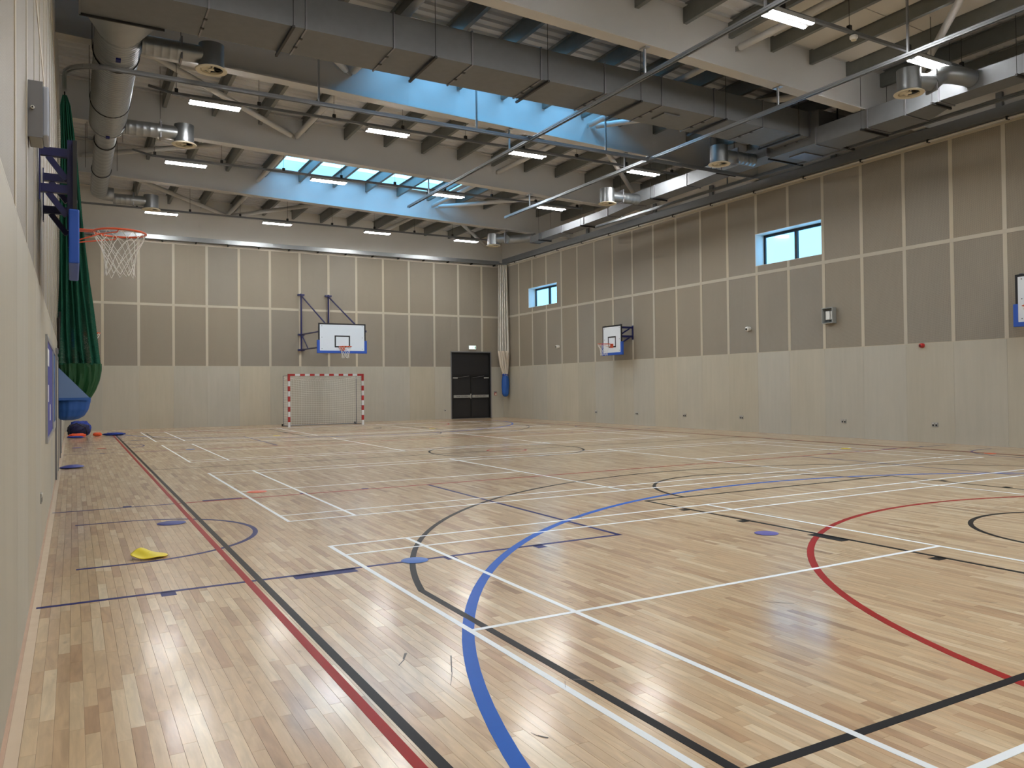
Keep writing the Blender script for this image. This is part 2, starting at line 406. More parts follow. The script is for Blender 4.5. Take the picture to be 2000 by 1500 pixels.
# ---- painted court lines (parts of the floor); each colour lies a hair above the one before
Z0 = 0.0009
def lev(k): return Z0 + 0.00014 * k
def line(name, mat, k, x0, y0, x1, y1, w):
    z = lev(k)
    if abs(x1 - x0) < 1e-6: mb = MB().box(x0 - w / 2, x0 + w / 2, min(y0, y1), max(y0, y1), 0, z)
    else: mb = MB().box(min(x0, x1), max(x0, x1), y0 - w / 2, y0 + w / 2, 0, z)
    return mb.build(name, mat, floor)
def arc(name, mat, k, c, r, a0, a1, w, n=64):
    return MB().ring(c, r - w / 2, r + w / 2, 0.0, lev(k), n, a0, a1).build(name, mat, floor)
# navy cross-hall practice keys (four: two from each long wall)
for (wy) in (8.84, 23.9):
    for side in (0, 1):
        fx = (lambda x: x) if side == 0 else (lambda x: 2 * XC - x)
        k = 0; nm = 'practice_key_line'
        ya, yb = wy - 2.45, wy + 2.45
        for yy, sgn in ((ya, -1), (yb, 1)):
            line(nm, M_LN, k, fx(-.22), yy, fx(4.72), yy, .05)
            for (c, hw) in ((.60, .05), (2.84, .05), (3.74, .05)):
                MB().box(min(fx(c - hw), fx(c + hw)), max(fx(c - hw), fx(c + hw)), min(yy, yy + sgn * .13), max(yy, yy + sgn * .13), 0, lev(k)).build('key_tick', M_LN, floor)
            MB().box(min(fx(1.5), fx(2.0)), max(fx(1.5), fx(2.0)), min(yy, yy + sgn * .13), max(yy, yy + sgn * .13), 0, lev(k)).build('key_block', M_LN, floor)
        line(nm, M_LN, k, fx(4.695), ya, fx(4.695), yb, .05)
        cc = (fx(.42), wy)
        if side == 0: arc(nm, M_LN, k, cc, 1.25, -PI / 2, PI / 2, .05)
        else: arc(nm, M_LN, k, cc, 1.25, PI / 2, 1.5 * PI, .05)
        for s in (-1, 1): line(nm, M_LN, k, fx(.02), wy + s * 1.25, fx(.42), wy + s * 1.25, .05)
for end in (0, 1):
    fy = (lambda y: y) if end == 0 else (lambda y: 2 * YC - y)
    def A(a0, a1): return (a0, a1) if end == 0 else (-a1, -a0)
    # blue goal area
    arc('goal_area_line', M_LB, 1, (XC, fy(1.12)), 7.47, *A(0.0, PI), .075, 96)
    # red netball
    arc('netball_line', M_LR, 2, (XC, fy(1.10)), 4.9, *A(0.0, PI), .06, 80)
    line('netball_line', M_LR, 2, XC - 7.625, fy(1.10), XC + 7.625, fy(1.10), .05)
    line('netball_line', M_LR, 2, XC - 7.625, fy(11.29), XC + 7.625, fy(11.29), .052)
    # black basketball
    bl = 2.23; nm = 'basketball_line'
    line(nm, M_LK, 3, XC - 7.525, fy(bl), XC + 7.525, fy(bl), .05)
    dy = math.sqrt(6.75 ** 2 - 6.6 ** 2); hy = bl + 1.59; a = math.acos(6.6 / 6.75)
    ang = math.acos(6.6 / 6.79)
    arc(nm, M_LK, 3, (XC, fy(hy)), 6.79, *A(ang, PI - ang), .05, 96)
    for s in (-1, 1): line(nm, M_LK, 3, XC + s * 6.6, fy(bl), XC + s * 6.6, fy(hy + 6.79 * math.sin(ang)), .05)
    for s in (-1, 1):
        line(nm, M_LK, 3, XC + s * 2.45, fy(bl), XC + s * 2.45, fy(8.06), .05)
        for (p0, p1) in ((4.02, 4.12), (4.98, 5.38), (6.24, 6.34), (7.18, 7.28)):
            MB().box(min(XC + s * 2.45, XC + s * 2.58), max(XC + s * 2.45, XC + s * 2.58), min(fy(p0), fy(p1)), max(fy(p0), fy(p1)), 0, lev(3)).build('key_block', M_LK, floor)
    line(nm, M_LK, 3, XC - 2.45, fy(8.06), XC + 2.45, fy(8.06), .05)
    arc(nm, M_LK, 3, (XC, fy(8.06)), 1.8, *A(0.0, PI), .05)
    arc(nm, M_LK, 3, (XC, fy(hy)), 1.27, *A(0.0, PI), .05)
    # white centre pieces handled below
for s in (-1, 1):
    line('netball_line', M_LR, 2, XC + s * 7.63, 1.08, XC + s * 7.63, 2 * YC - 1.08, .05)
    line('basketball_line', M_LK, 3, XC + s * 7.547, 2.2, XC + s * 7.547, 2 * YC - 2.2, .05)
arc('netball_line', M_LR, 2, (XC, YC), .45, 0, 2 * PI, .05)
arc('basketball_line', M_LK, 3, (XC, YC), 1.8, 0, 2 * PI, .05)
line('basketball_line', M_LK, 3, XC - 7.525, YC, XC + 7.525, YC, .04)
for yt in (7.419, 15.113, 23.66, 31.32):        # four badminton courts, play across the hall
    x0, y1, w = 2.07, yt, .04; nm = 'badminton_line'; X1 = x0 + 13.4
    for xx in (x0 + w / 2, x0 + .76 + w / 2, x0 + 4.72 - w / 2, X1 - 4.72 + w / 2, X1 - .76 - w / 2, X1 - w / 2):
        line(nm, M_LW, 4, xx, y1, xx, y1 - 6.1, w)
    for yy in (y1 - w / 2, y1 - .46 - w / 2, y1 - 5.64 + w / 2, y1 - 6.1 + w / 2):
        line(nm, M_LW, 5, x0, yy, X1, yy, w)
    line(nm, M_LW, 5, x0, y1 - 3.05, x0 + 4.72, y1 - 3.05, w); line(nm, M_LW, 5, X1 - 4.72, y1 - 3.05, X1, y1 - 3.05, w)
# scuffs left by shoes and goal feet
for pts, w in (([(1.50, 4.02), (1.56, 4.10), (1.60, 4.19)], .012), ([(1.62, 3.62), (1.70, 3.78), (1.80, 4.02)], .006), ([(2.16, 3.38), (2.20, 3.36), (2.26, 3.30)], .01),
               ([(2.09, 3.30), (2.13, 3.37)], .004), ([(1.69, 2.95), (1.70, 2.91), (1.73, 2.87)], .008), ([(4.9, 7.35), (5.2, 7.9), (5.6, 8.0)], .006), ([(3.35, 8.3), (3.2, 8.9)], .007),
               ([(2.92, 4.62), (2.95, 4.55)], .01), ([(4.05, 3.9), (4.2, 3.75)], .01), ([(5.2, 3.2), (5.35, 3.05)], .008)):
    mb = MB()
    for i in range(len(pts) - 1):
        p, q = Vector(pts[i] + (0,)), Vector(pts[i + 1] + (0,)); n = Vector((-(q - p).y, (q - p).x, 0)).normalized() * w * (.5 + .5 * (i % 2))
        mb.add([p - n * .2 + Vector((0, 0, .0019)), q - n + Vector((0, 0, .0019)), q + n * .3 + Vector((0, 0, .0019)), p + n * .7 + Vector((0, 0, .0019))], [(0, 1, 2, 3)])
    mb.build('scuff_mark', M_SCUFF, floor)

# ================================================================== WALLS
def tint(o, warm=0.05, dark=0.06):
    a = random.uniform(1 - dark, 1.0 + dark * .4); b = random.uniform(-warm, warm)
    o.color = (min(1.2, a * (1 + b * .5)), a, a * (1 - b), 1)
MESH_CACHE = {}
def piece(name, mat, parent, cx, cy, cz, sx, sy, sz):
    """a board; alike boards share one mesh"""
    key = (name, mat.name, round(sx, 4), round(sy, 4), round(sz, 4))
    if key not in MESH_CACHE:
        mb = MB().box(-sx / 2, sx / 2, -sy / 2, sy / 2, -sz / 2, sz / 2)
        me = bpy.data.meshes.new(name); me.from_pydata(mb.v, [], mb.f); me.update(); me.materials.append(mat); MESH_CACHE[key] = me
    o = bpy.data.objects.new(name, MESH_CACHE[key]); COL.objects.link(o); o.parent = parent; o.location = (cx, cy, cz); tint(o); return o
BAT = 0.095
def clad(wall, axis, plane, sgn, u0, u1, cuts, skip_low=(), holes=()):
    """boards and battens on a wall. axis 'x': wall runs along x at y=plane; axis 'y': along y at x=plane. sgn: direction into the hall."""
    T = 0.012
    def put(name, mat, a, b, z0, z1, t0, t1):
        c = plane + sgn * (t0 + t1) / 2; th = t1 - t0
        if axis == 'x': return piece(name, mat, wall, (a + b) / 2, c, (z0 + z1) / 2, b - a, th, z1 - z0)
        return piece(name, mat, wall, c, (a + b) / 2, (z0 + z1) / 2, th, b - a, z1 - z0)
    us = [u0] + sorted(c for c in cuts if u0 + .1 < c < u1 - .1) + [u1]
    def cut(name, mat, a, b, z0, z1, t0, t1):
        """put a board but leave the openings free"""
        for (ha, hb, hz0, hz1) in holes:
            if a < hb - 1e-4 and b > ha + 1e-4 and z0 < hz1 - 1e-4 and z1 > hz0 + 1e-4:
                m0, m1 = max(a, ha), min(b, hb)
                if m0 - a > .005: cut(name, mat, a, m0, z0, z1, t0, t1)
                if b - m1 > .005: cut(name, mat, m1, b, z0, z1, t0, t1)
                if hz0 - z0 > .005: cut(name, mat, m0, m1, z0, hz0, t0, t1)
                if z1 - hz1 > .005: cut(name, mat, m0, m1, hz1, z1, t0, t1)
                return
        put(name, mat, a, b, z0, z1, t0, t1)
    g = .0015
    for i in range(len(us) - 1):
        a, b = us[i], us[i + 1]
        cut('ply_board', M_PLY, a + g, b - g, .0, H1 - .004, 0, T + .004)
        pa = a + (BAT / 2 if i else 0); pb = b - (BAT / 2 if i < len(us) - 2 else 0)
        cut('acoustic_board', M_PERF, pa, pb, H1 + .012, H2 - BAT / 2, 0, T - .006)
        cut('acoustic_board', M_PERF, pa, pb, H2 + BAT / 2, H3, 0, T - .006)
    for c in us[1:-1]:
        cut('batten', M_BATTEN, c - BAT / 2, c + BAT / 2, H1 + .002, H2 - BAT / 2, 0, T)
        cut('batten', M_BATTEN, c - BAT / 2, c + BAT / 2, H2 + BAT / 2, H3, 0, T)
    cut('batten', M_BATTEN, u0, u1, H2 - BAT / 2 + .0005, H2 + BAT / 2 - .0005, 0, T)
    cut('batten', M_BATTEN, u0, u1, H1 - .003, H1 + .011, 0, T + .004)
    cut('batten', M_BATTEN, u0, u1, H3 + .001, H3 + .05, 0, T + .002)

ZTOP = 9.75
wall_back = structure('wall_back', 'back wall of birch boards and drilled acoustic boards')
DX0, DX1, DZ = 15.45, 17.50, 3.15          # door opening in the back wall
mb = MB(); mb.box(XL - .3, DX0, YB, YB + .3, -.1, ZTOP); mb.box(DX1, XR + .3, YB, YB + .3, -.1, ZTOP); mb.box(DX0, DX1, YB, YB + .3, DZ, ZTOP)
mb.build('wall_core', M_WHITEWALL, wall_back)
clad(wall_back, 'x', YB, -1, XL, XR, [.98 + 1.2375 * k for k in range(14)], holes=[(DX0, DX1, -1, DZ)])

wall_right = structure('wall_right', 'long right wall of birch boards with two high windows')
WIN = [(29.08, 31.54, 5.10, 6.00), (15.07, 17.56, 5.10, 6.09)]
mb = MB(); mb.box(XR, XR + .42, YN - .3, YB + .3, -.1, 5.10)
ys = [YN - .3, WIN[1][0], WIN[1][1], WIN[0][0], WIN[0][1], YB + .3]
for i in (0, 2, 4): mb.box(XR, XR + .42, ys[i], ys[i + 1], 5.10, 6.10)
mb.box(XR, XR + .42, WIN[0][0], WIN[0][1], WIN[0][3], 6.10); mb.box(XR, XR + .42, WIN[1][0], WIN[1][1], WIN[1][3], 6.10)
mb.box(XR, XR + .42, YN - .3, YB + .3, 6.10, ZTOP)
mb.build('wall_core', M_WHITEWALL, wall_right)
clad(wall_right, 'y', XR, -1, YN, YB, [32.458 - 1.2447 * k for k in range(28)], holes=WIN)
wall_left = structure('wall_left', 'long left wall of birch boards seen at a steep angle')
MB().box(XL - .3, XL, YN - .3, YB + .3, -.1, ZTOP).build('wall_core', M_WHITEWALL, wall_left)
clad(wall_left, 'y', XL, 1, YN, YB, [32.458 - 1.2447 * k for k in range(28)])
wall_near = structure('wall_near', 'end wall behind the viewer')
MB().box(XL - .3, XR + .3, YN - .3, YN, -.1, ZTOP).build('wall_core', M_PLY, wall_near)

# windows high in the right wall
for i, (a, b, z0, z1) in enumerate(WIN):
    w = structure('window_%d' % (i + 1), ['small two-pane window high up near the far corner', 'larger two-pane window high in the middle of the right wall'][i], (XR + .34, (a + b) / 2, z0))
    F = .06; xf = XR + .34
    mb = MB(); mb.box(xf, xf + .07, a, a + F, z0, z1); mb.box(xf, xf + .07, b - F, b, z0, z1); mb.box(xf, xf + .07, a + F, b - F, z0, z0 + F * .7); mb.box(xf, xf + .07, a + F, b - F, z1 - F * 1.5, z1)
    fr = mb.build('window_frame', M_BLACK_SAT, w, bevel=.004)
    mid = (a + b) / 2 - .02
    MB().box(xf - .01, xf + .08, mid - .045, mid + .045, z0, z1).build('mullion', M_BLACK_SAT, fr, bevel=.004)
    for (p, q) in ((a + F, mid - .045), (mid + .045, b - F)):
        MB().box(xf + .03, xf + .036, p, q, z0 + F * .7, z1 - F * 1.5).build('pane', M_GLASS, w)
    mb = MB(); e = .012
    mb.box(XR - .016, xf, a - .0, a + e, z0, z1); mb.box(XR - .016, xf, b - e, b, z0, z1); mb.box(XR - .016, xf, a + e, b - e, z1 - e, z1); mb.box(XR - .016, xf, a + e, b - e, z0, z0 + e)
    mb.build('reveal_lining', M_WHITE, w)

# emergency double door in the back wall
d = structure('door_1', 'black double fire door with panic bars in the back wall', ((DX0 + DX1) / 2, YB, 0))
fr = MB(); fr.box(DX0, DX0 + .05, YB - .02, YB + .2, 0, DZ); fr.box(DX1 - .05, DX1, YB - .02, YB + .2, 0, DZ); fr.box(DX0 + .05, DX1 - .05, YB - .02, YB + .2, DZ - .05, DZ)
fr.build('door_frame', M_BLACK, d)
tr = MB(); tr.box(DX0 - .045, DX0, YB - .03, YB, 0, DZ + .045); tr.box(DX1, DX1 + .045, YB - .03, YB, 0, DZ + .045); tr.box(DX0, DX1, YB - .03, YB, DZ, DZ + .045)
tr.build('edge_trim', M_GREYTRIM, d)
mxd = (DX0 + DX1) / 2
MB().box(DX0 + .05, DX1 - .05, YB + .06, YB + .12, 2.10, DZ - .05).build('overpanel', M_BLACK_SAT, d)
MB().box(DX0 + .05, DX1 - .05, YB + .03, YB + .12, 2.03, 2.10).build('transom', M_BLACK, d)
for k, (a, b) in enumerate(((DX0 + .055, mxd - .006), (mxd + .006, DX1 - .055))):
    lf = MB().box(a, b, YB + .06, YB + .11, .01, 2.03).build('door_leaf', M_BLACK, d)
    MB().box(a + .05, b - .05, YB + .052, YB + .06, 1.17, 1.86).build('leaf_panel', M_BLACK_SAT, lf)
    MB().box(a + .05, b - .05, YB + .052, YB + .06, .08, .90).build('leaf_panel', M_BLACK_SAT, lf)
    pb = MB().box(a + .05, b - .04, YB - .01, YB + .03, .99, 1.12).build('panic_bar', M_CHROME, d, bevel=.01)
    MB().box(a + .07, a + .10, YB + .03, YB + .06, 1.0, 1.1).box(b - .1, b - .07, YB + .03, YB + .06, 1.0, 1.1).build('bar_end', M_BLACK, pb)
    tc = bpy.data.curves.new('lettering', 'FONT'); tc.body = 'PUSH TO OPEN'; tc.size = .085; tc.align_x = 'CENTER'; tc.align_y = 'CENTER'; tc.extrude = .001
    to = bpy.data.objects.new('lettering', tc); COL.objects.link(to); to.parent = pb
    to.location = (((a + b) / 2 + .005) - d.location.x, YB - .012 - d.location.y, 1.055); to.rotation_euler = (PI / 2, 0, 0); tc.materials.append(M_BLACK_SAT)
    cl = (a + .02, a + .27) if k == 0 else (b - .27, b - .02)
    MB().box(cl[0], cl[1], YB + .0, YB + .06, 1.90, 1.97).build('door_closer', M_CHROME, d, bevel=.008)
    aa, bb = (cl[1], mxd - .1) if k == 0 else (mxd + .1, cl[0])
    MB().bar((aa, YB + .03, 1.95), (bb, YB + .03, 2.02), .025, .012).build('closer_arm', M_GREYTRIM, d)
MB().box(DX0, DX1, YB + .14, YB + .19, 0, DZ).build('light_stop_board', M_BLACK, d)  # added backing, blocks sky light leaking between and around the leaves
MB().box(DX0 + .05, DX1 - .05, YB + .0, YB + .14, 0.0, .012).build('light_stop_strip', M_GREYTRIM, d)  # added strip closing the gap under the leaves against daylight
MB().box(mxd - .03, mxd + .02, YB + .03, YB + .06, .95, 1.18).build('lock_case', M_CHROME, d)

# ================================================================== ROOF
ceiling = structure('ceiling', 'profiled steel roof deck on galvanised purlins')
def deck_piece(x0, x1, y0, y1):
    P = 0.30; prof = []
    y = y0; k = 0
    # trapezoidal profile across y, ribs run along x
    seq = [(0, 0.045), (.10, .045), (.14, 0), (.26, 0)]
    yy = math.floor(y0 / P) * P
    while yy < y1:
        for dy, dz in seq:
            if y0 < yy + dy < y1: prof.append((yy + dy, dz))
        yy += P
    prof = [(y0, prof[0][1])] + prof + [(y1, prof[-1][1])]
    mb = MB(); vs = []; fs = []
    for (py, dz) in prof: vs += [(x0, py, zdeck(x0) + dz), (x1, py, zdeck(x1) + dz)]
    for i in range(len(prof) - 1): fs.append((2 * i, 2 * i + 1, 2 * i + 3, 2 * i + 2))
    return mb.add(vs, fs)
edges = [YN - .3] + [v for ab in ROOFLIGHTS for v in ab] + [YB + .3]
for i in range(0, len(edges), 2):
    deck_piece(XL - .3, XR + .4, edges[i], edges[i + 1]).build('deck_sheet', M_DECK, ceiling)
for (a, b) in ROOFLIGHTS:
    deck_piece(XL - .3, RL_X0, a, b).build('deck_sheet', M_DECK, ceiling); deck_piece(RL_X1, XR + .4, a, b).build('deck_sheet', M_DECK, ceiling)
# flat liner boards near the right end of the near bay
for k in range(3):
    xa, xb = 11.70 + 1.206 * k + .05, 11.70 + 1.206 * (k + 1) - .03
    for (p, q) in ((6.75, 8.3), (8.32, 10.0), (10.02, 11.78)):
        MB().hexa([(xa, p, zdeck(xa) - .09), (xb, p, zdeck(xb) - .09), (xb, q, zdeck(xb) - .09), (xa, q, zdeck(xa) - .09)],
                  [(xa, p, zdeck(xa) - .05), (xb, p, zdeck(xb) - .05), (xb, q, zdeck(xb) - .05), (xa, q, zdeck(xa) - .05)]).build('liner_board', M_WHITEWALL, ceiling)
# purlins: one object each, shared mesh per bay
by = [YN] + BEAM_Y + [YB]
for i in range(len(by) - 1):
    a, b = by[i] + (.02 if i else 0), by[i + 1] - .02
    if b < 3: continue
    D = .34; mb = MB(); l = b - a
    mb.box(-.006, .006, 0, l, 0, D); mb.box(.006, .085, 0, l, 0, .008); mb.box(-.075, -.006, 0, l, D - .008, D); mb.box(.077, .085, 0, l, .008, .03)
    me = bpy.data.meshes.new('purlin'); me.from_pydata(mb.v, [], mb.f); me.update(); me.materials.append(M_PURLIN)
    for k in range(-5, 10):
        x = 6.88 + 1.206 * k
        o = bpy.data.objects.new('purlin', me); COL.objects.link(o); o.parent = ceiling; o.location = (x, a, zpur(x))
# tubular wind bracing between the beams
M_BR = M_STEEL_W
def brace(p, q, r=.075):
    p, q = Vector(p), Vector(q)
    o = MB().tube([p, q], r, 12).build('brace', M_BR, ceiling, smooth=True)
    t = (q - p).normalized()
    for e, s in ((p, 1), (q, -1)):
        MB().bar(e - t * s * .16, e + t * s * .05, .012, .11).build('brace_plate', M_BR, ceiling)
ZB = lambda x: zbeam(x) + .52
BR = []
for (y0_, y1_) in ((6.7, 11.8), (12.1, 17.25), (17.55, 22.45), (22.75, 27.82), (28.12, 33.95)):
    for x_ in (5.48, 11.9): BR.append((x_, y1_, x_ + .08, y0_))
BR += [(5.3, 22.45, .3, 17.55), (5.4, 22.75, .3, 27.82), (5.35, 33.95, .3, 28.12), (5.65, 33.95, 9.4, 28.12), (5.3, 17.25, .9, 12.1), (12.1, 17.25, 15.6, 12.1), (17.4, 22.45, 12.2, 17.55),
       (12.15, 27.82, 16.2, 22.75), (17.3, 33.95, 12.6, 28.12), (17.3, 11.8, 12.2, 6.7)]
for (xa, ya, xb, yb2) in BR:
    brace((xa, ya, ZB(xa)), (xb, yb2, ZB(xb)))
# rooflights
for i, (a, b) in enumerate(ROOFLIGHTS):
    w = structure('window_%d' % (i + 3), ['rooflight above the near end', 'rooflight above the large duct', 'far rooflight with blue daylight between roof beams'][i], ((RL_X0 + RL_X1) / 2, (a + b) / 2, 9.1))
    up = .30
    def P4(x, y, h): return (x, y, zdeck(x) + h)
    mb = MB()
    for (xa, xb, ya, yb2) in ((RL_X0 - .03, RL_X0, a - .03, b + .03), (RL_X1, RL_X1 + .03, a - .03, b + .03), (RL_X0, RL_X1, a - .03, a), (RL_X0, RL_X1, b, b + .03)):
        mb.hexa([P4(xa, ya, -.05), P4(xb, ya, -.05), P4(xb, yb2, -.05), P4(xa, yb2, -.05)], [P4(xa, ya, up), P4(xb, ya, up), P4(xb, yb2, up), P4(xa, yb2, up)])
    mb.build('kerb', M_WHITE, w)
    n = 5; dx = (RL_X1 - RL_X0) / n
    for k in range(n):
        xa, xb = RL_X0 + k * dx + .02, RL_X0 + (k + 1) * dx - .02
        MB().hexa([P4(xa, a, up - .02), P4(xb, a, up - .02), P4(xb, b, up - .02), P4(xa, b, up - .02)], [P4(xa, a, up - .012), P4(xb, a, up - .012), P4(xb, b, up - .012), P4(xa, b, up - .012)]).build('pane', M_GLASS_R, w)
    for k in range(n + 1):
        x = RL_X0 + k * dx; x = min(max(x, RL_X0 + .02), RL_X1 - .02)
        MB().hexa([P4(x - .02, a, up - .06), P4(x + .02, a, up - .06), P4(x + .02, b, up - .06), P4(x - .02, b, up - .06)], [P4(x - .02, a, up), P4(x + .02, a, up), P4(x + .02, b, up), P4(x - .02, b, up)]).build('glazing_bar', M_WHITE, w)

BEAM_LABEL = ['white steel roof beam just in front of the camera bay', 'white steel roof beam second from the viewer overhead', 'white steel roof beam nearest the viewer, crossing the top right of the picture',
              'white steel roof beam lit blue behind the big rectangular duct', 'white steel roof beam between the two middle rows of lights', 'white steel roof beam nearest the back wall']
for by_, lb in list(zip(BEAM_Y, BEAM_LABEL))[1:]:
    t = thing('roof_beam', lb, 'beam', (XC, by_, zbeam(XC)), 'deep steel roof beams')
    def sl(y0, y1, h0, h1):
        xa, xb = XL + .001, XR - .02
        return MB().hexa([(xa, y0, zbeam(xa) + h0), (xb, y0, zbeam(xb) + h0), (xb, y1, zbeam(xb) + h0), (xa, y1, zbeam(xa) + h0)],
                         [(xa, y0, zbeam(xa) + h1), (xb, y0, zbeam(xb) + h1), (xb, y1, zbeam(xb) + h1), (xa, y1, zbeam(xa) + h1)])
    sl(by_ - .15, by_ + .15, 0, .03).build('bottom_flange', M_STEEL_W, t)
    sl(by_ - .009, by_ + .009, .03, 1.02).build('web', M_STEEL_W, t)
    sl(by_ - .15, by_ + .15, 1.02, 1.05).build('top_flange', M_STEEL_W, t)

# ================================================================== WALL-HEAD TRAYS
t = thing('cable_tray', 'shiny galvanised cable tray along the top of the back wall panels', 'cable tray', (XC, YB, 7.4))
mb = MB(); mb.box(XL, XR - .3, YB - .26, YB - .02, 7.39, 7.41); mb.box(XL, XR - .3, YB - .28, YB - .26, 7.39, 7.56); mb.build('tray', M_GALV, t)
for k in range(15): MB().box(.6 + 1.22 * k, .64 + 1.22 * k, YB - .24, YB - .02, 7.33, 7.39).build('bracket', M_DARKBAR, t)
t = thing('cable_tray', 'dark galvanised cable trunking along the top of the right wall panels', 'cable tray', (XR, 16, 7.4))
MB().box(XR - .16, XR - .001, YN + .1, YB - .3, 7.42, 7.66).build('trunking', M_GALV_D, t)
MB().tube([(XR - .06, YN + .1, 7.375), (XR - .06, YB - .3, 7.375)], .025, 8).build('conduit', M_WHITEWALL, t, smooth=True)
for k in range(16): MB().box(XR - .10, XR - .001, 4.2 + 1.9 * k, 4.24 + 1.9 * k, 7.345, 7.42).build('bracket', M_DARKBAR, t)
for yy in (10.0, 14.5, 19.3, 22.2, 26.5): MB().box(XR - .12, XR - .04, yy, yy + .14, 7.66, 8.0).build('riser', M_GALV_D, t)

# ================================================================== DUCTS
# --- large rectangular duct across the hall
t = thing('rectangular_duct', 'large rectangular galvanised air duct running across the hall below the roof', 'air duct', (8.2, 14.0, 7.6))
DY0, DY1, DZ0, DZ1 = 13.44, 14.58, 7.60, 8.22
jx = [0.12] + [0.4 + 1.53 * k for k in range(11)] + [16.0]
jx = [0.12, 1.9, 3.45, 5.02, 6.58, 8.10, 9.65, 11.18, 12.70, 14.25, 15.85]
for i in range(len(jx) - 1):
    MB().box(jx[i] + .002, jx[i + 1] - .002, DY0, DY1, DZ0, DZ1).build('duct_section', M_GALV_D if i % 2 else M_GALV_D, t)
for x in jx[1:]:
    e = .022; mb = MB()
    mb.box(x - .014, x + .014, DY0 - e, DY1 + e, DZ0 - e, DZ0 - .001); mb.box(x - .014, x + .014, DY0 - e, DY1 + e, DZ1 + .001, DZ1 + e)
    mb.box(x - .014, x + .014, DY0 - e, DY0 - .001, DZ0, DZ1); mb.box(x - .014, x + .014, DY1 + .001, DY1 + e, DZ0, DZ1)
    fl = mb.build('joint_flange', M_GREYTRIM, t)
    for k in range(2):
        yy = DY0 + (DY1 - DY0) * (k + 1) / 3; MB().box(x - .03, x + .03, yy - .025, yy + .025, DZ0 - e - .012, DZ0 - e).build('flange_clip', M_DARKBAR, fl)
for x in (3.22, 5.80, 8.22, 10.55, 13.0, 15.4):
    MB().box(x - .022, x + .022, DY0 - .10, DY1 + .10, DZ0 - .066, DZ0 - .024).build('hanger_bar', M_DARKBAR, t)
    for yy in (DY0 - .07, DY1 + .07): MB().tube([(x, yy, DZ0 - .06), (x, yy, zdeck(x))], .006, 6).build('hanger_rod', M_DARKBAR, t)
MB().box(11.5, 11.95, 13.75, 14.2, DZ0 - .035, DZ0 - .001).build('access_hatch', M_GALV_D, t)
# left end: collar and square-to-round piece
SX, SZ = .72, 7.83
mb = MB(); n = 24; R0 = .38
sq = [(SX - .58, 7.62), (SX + .60, 7.62), (SX + .60, 8.20), (SX - .58, 8.20)]
va = []; vb = []
for k in range(n):
    a = 2 * PI * (k + .5) / n - .75 * PI
    ca, sa = math.cos(a), math.sin(a); m_ = max(abs(ca), abs(sa))
    va.append((SX + .01 + .59 * ca / m_, DY1 + .03, 7.91 + .29 * sa / m_)); vb.append((SX + R0 * ca, DY1 + .75, SZ + R0 * sa))
mb.add(va + vb, [(k, (k + 1) % n, n + (k + 1) % n, n + k) for k in range(n)])
mb.build('square_to_round_piece', M_GALV, t, smooth=True)
MB().box(SX - .62, SX + .64, DY1 + .0, DY1 + .03, 7.56, 7.60).build('end_frame', M_DARKBAR, t)
MB().box(.09, .12, DY0 - .03, DY1 + .03, 7.57, 8.25).build('end_cap', M_GALV_D, t)

# --- round spiral duct along the left wall
def spiral(mb, p, q, r, n=20, pitch=.11):
    p, q = Vector(p), Vector(q); L = (q - p).length; m = max(2, int(L / pitch)); pts = []; rs = []
    for i in range(m + 1):
        f = i / m; pts.append(p.lerp(q, f)); rs.append(r)
        if i < m:
            for d_, rr in ((.35, r), (.42, r * 1.018), (.5, r * 1.018), (.57, r)): pts.append(p.lerp(q, (i + d_) / m)); rs.append(rr)
    mb.tube(pts, rs, n); return mb
t = thing('spiral_duct', 'round spiral-wound air duct running along the left wall below the roof', 'air duct', (SX, 15.3, SZ))
spiral(MB(), (SX, DY1 + .76, SZ), (SX, 21.0, SZ), .38).build('wide_section', M_GALV, t, smooth=True)
MB().tube([(SX, 21.0, SZ), (SX, 21.08, SZ), (SX, 21.45, SZ), (SX, 21.5, SZ)], [.39, .385, .25, .25], 20).build('reducer', M_GALV, t, smooth=True)
spiral(MB(), (SX, 21.5, SZ), (SX, 28.35, SZ), .24, pitch=.35).build('narrow_section', M_GALV, t, smooth=True)
el = [(SX + .42 - .42 * math.cos(a), 28.35 + .42 * math.sin(a), SZ) for a in [PI / 2 * i / 8 for i in range(9)]]
MB().tube(el, .22, 16).build('elbow', M_GALV, t, smooth=True)
for yy in (16.6, 19.4, 22.6, 25.6):
    for s in (-1, 1): MB().tube([(SX + s * .4, yy, SZ), (SX + s * .4, yy, zdeck(SX))], .005, 6).build('hanger_rod', M_DARKBAR, t)
    rr = .39 if yy < 21 else .25
    MB().tube([(SX + rr * math.cos(a), yy, SZ + rr * math.sin(a)) for a in [2 * PI * i / 24 for i in range(24)]], .012, 6, closed=True).build('clamp_ring', M_DARKBAR, t, smooth=True)
for yy in (15.9, 20.9): MB().box(SX - .04, SX + .04, yy - .03, yy + .11, SZ - .41, SZ - .378).build('blue_sticker', M_LN, t)

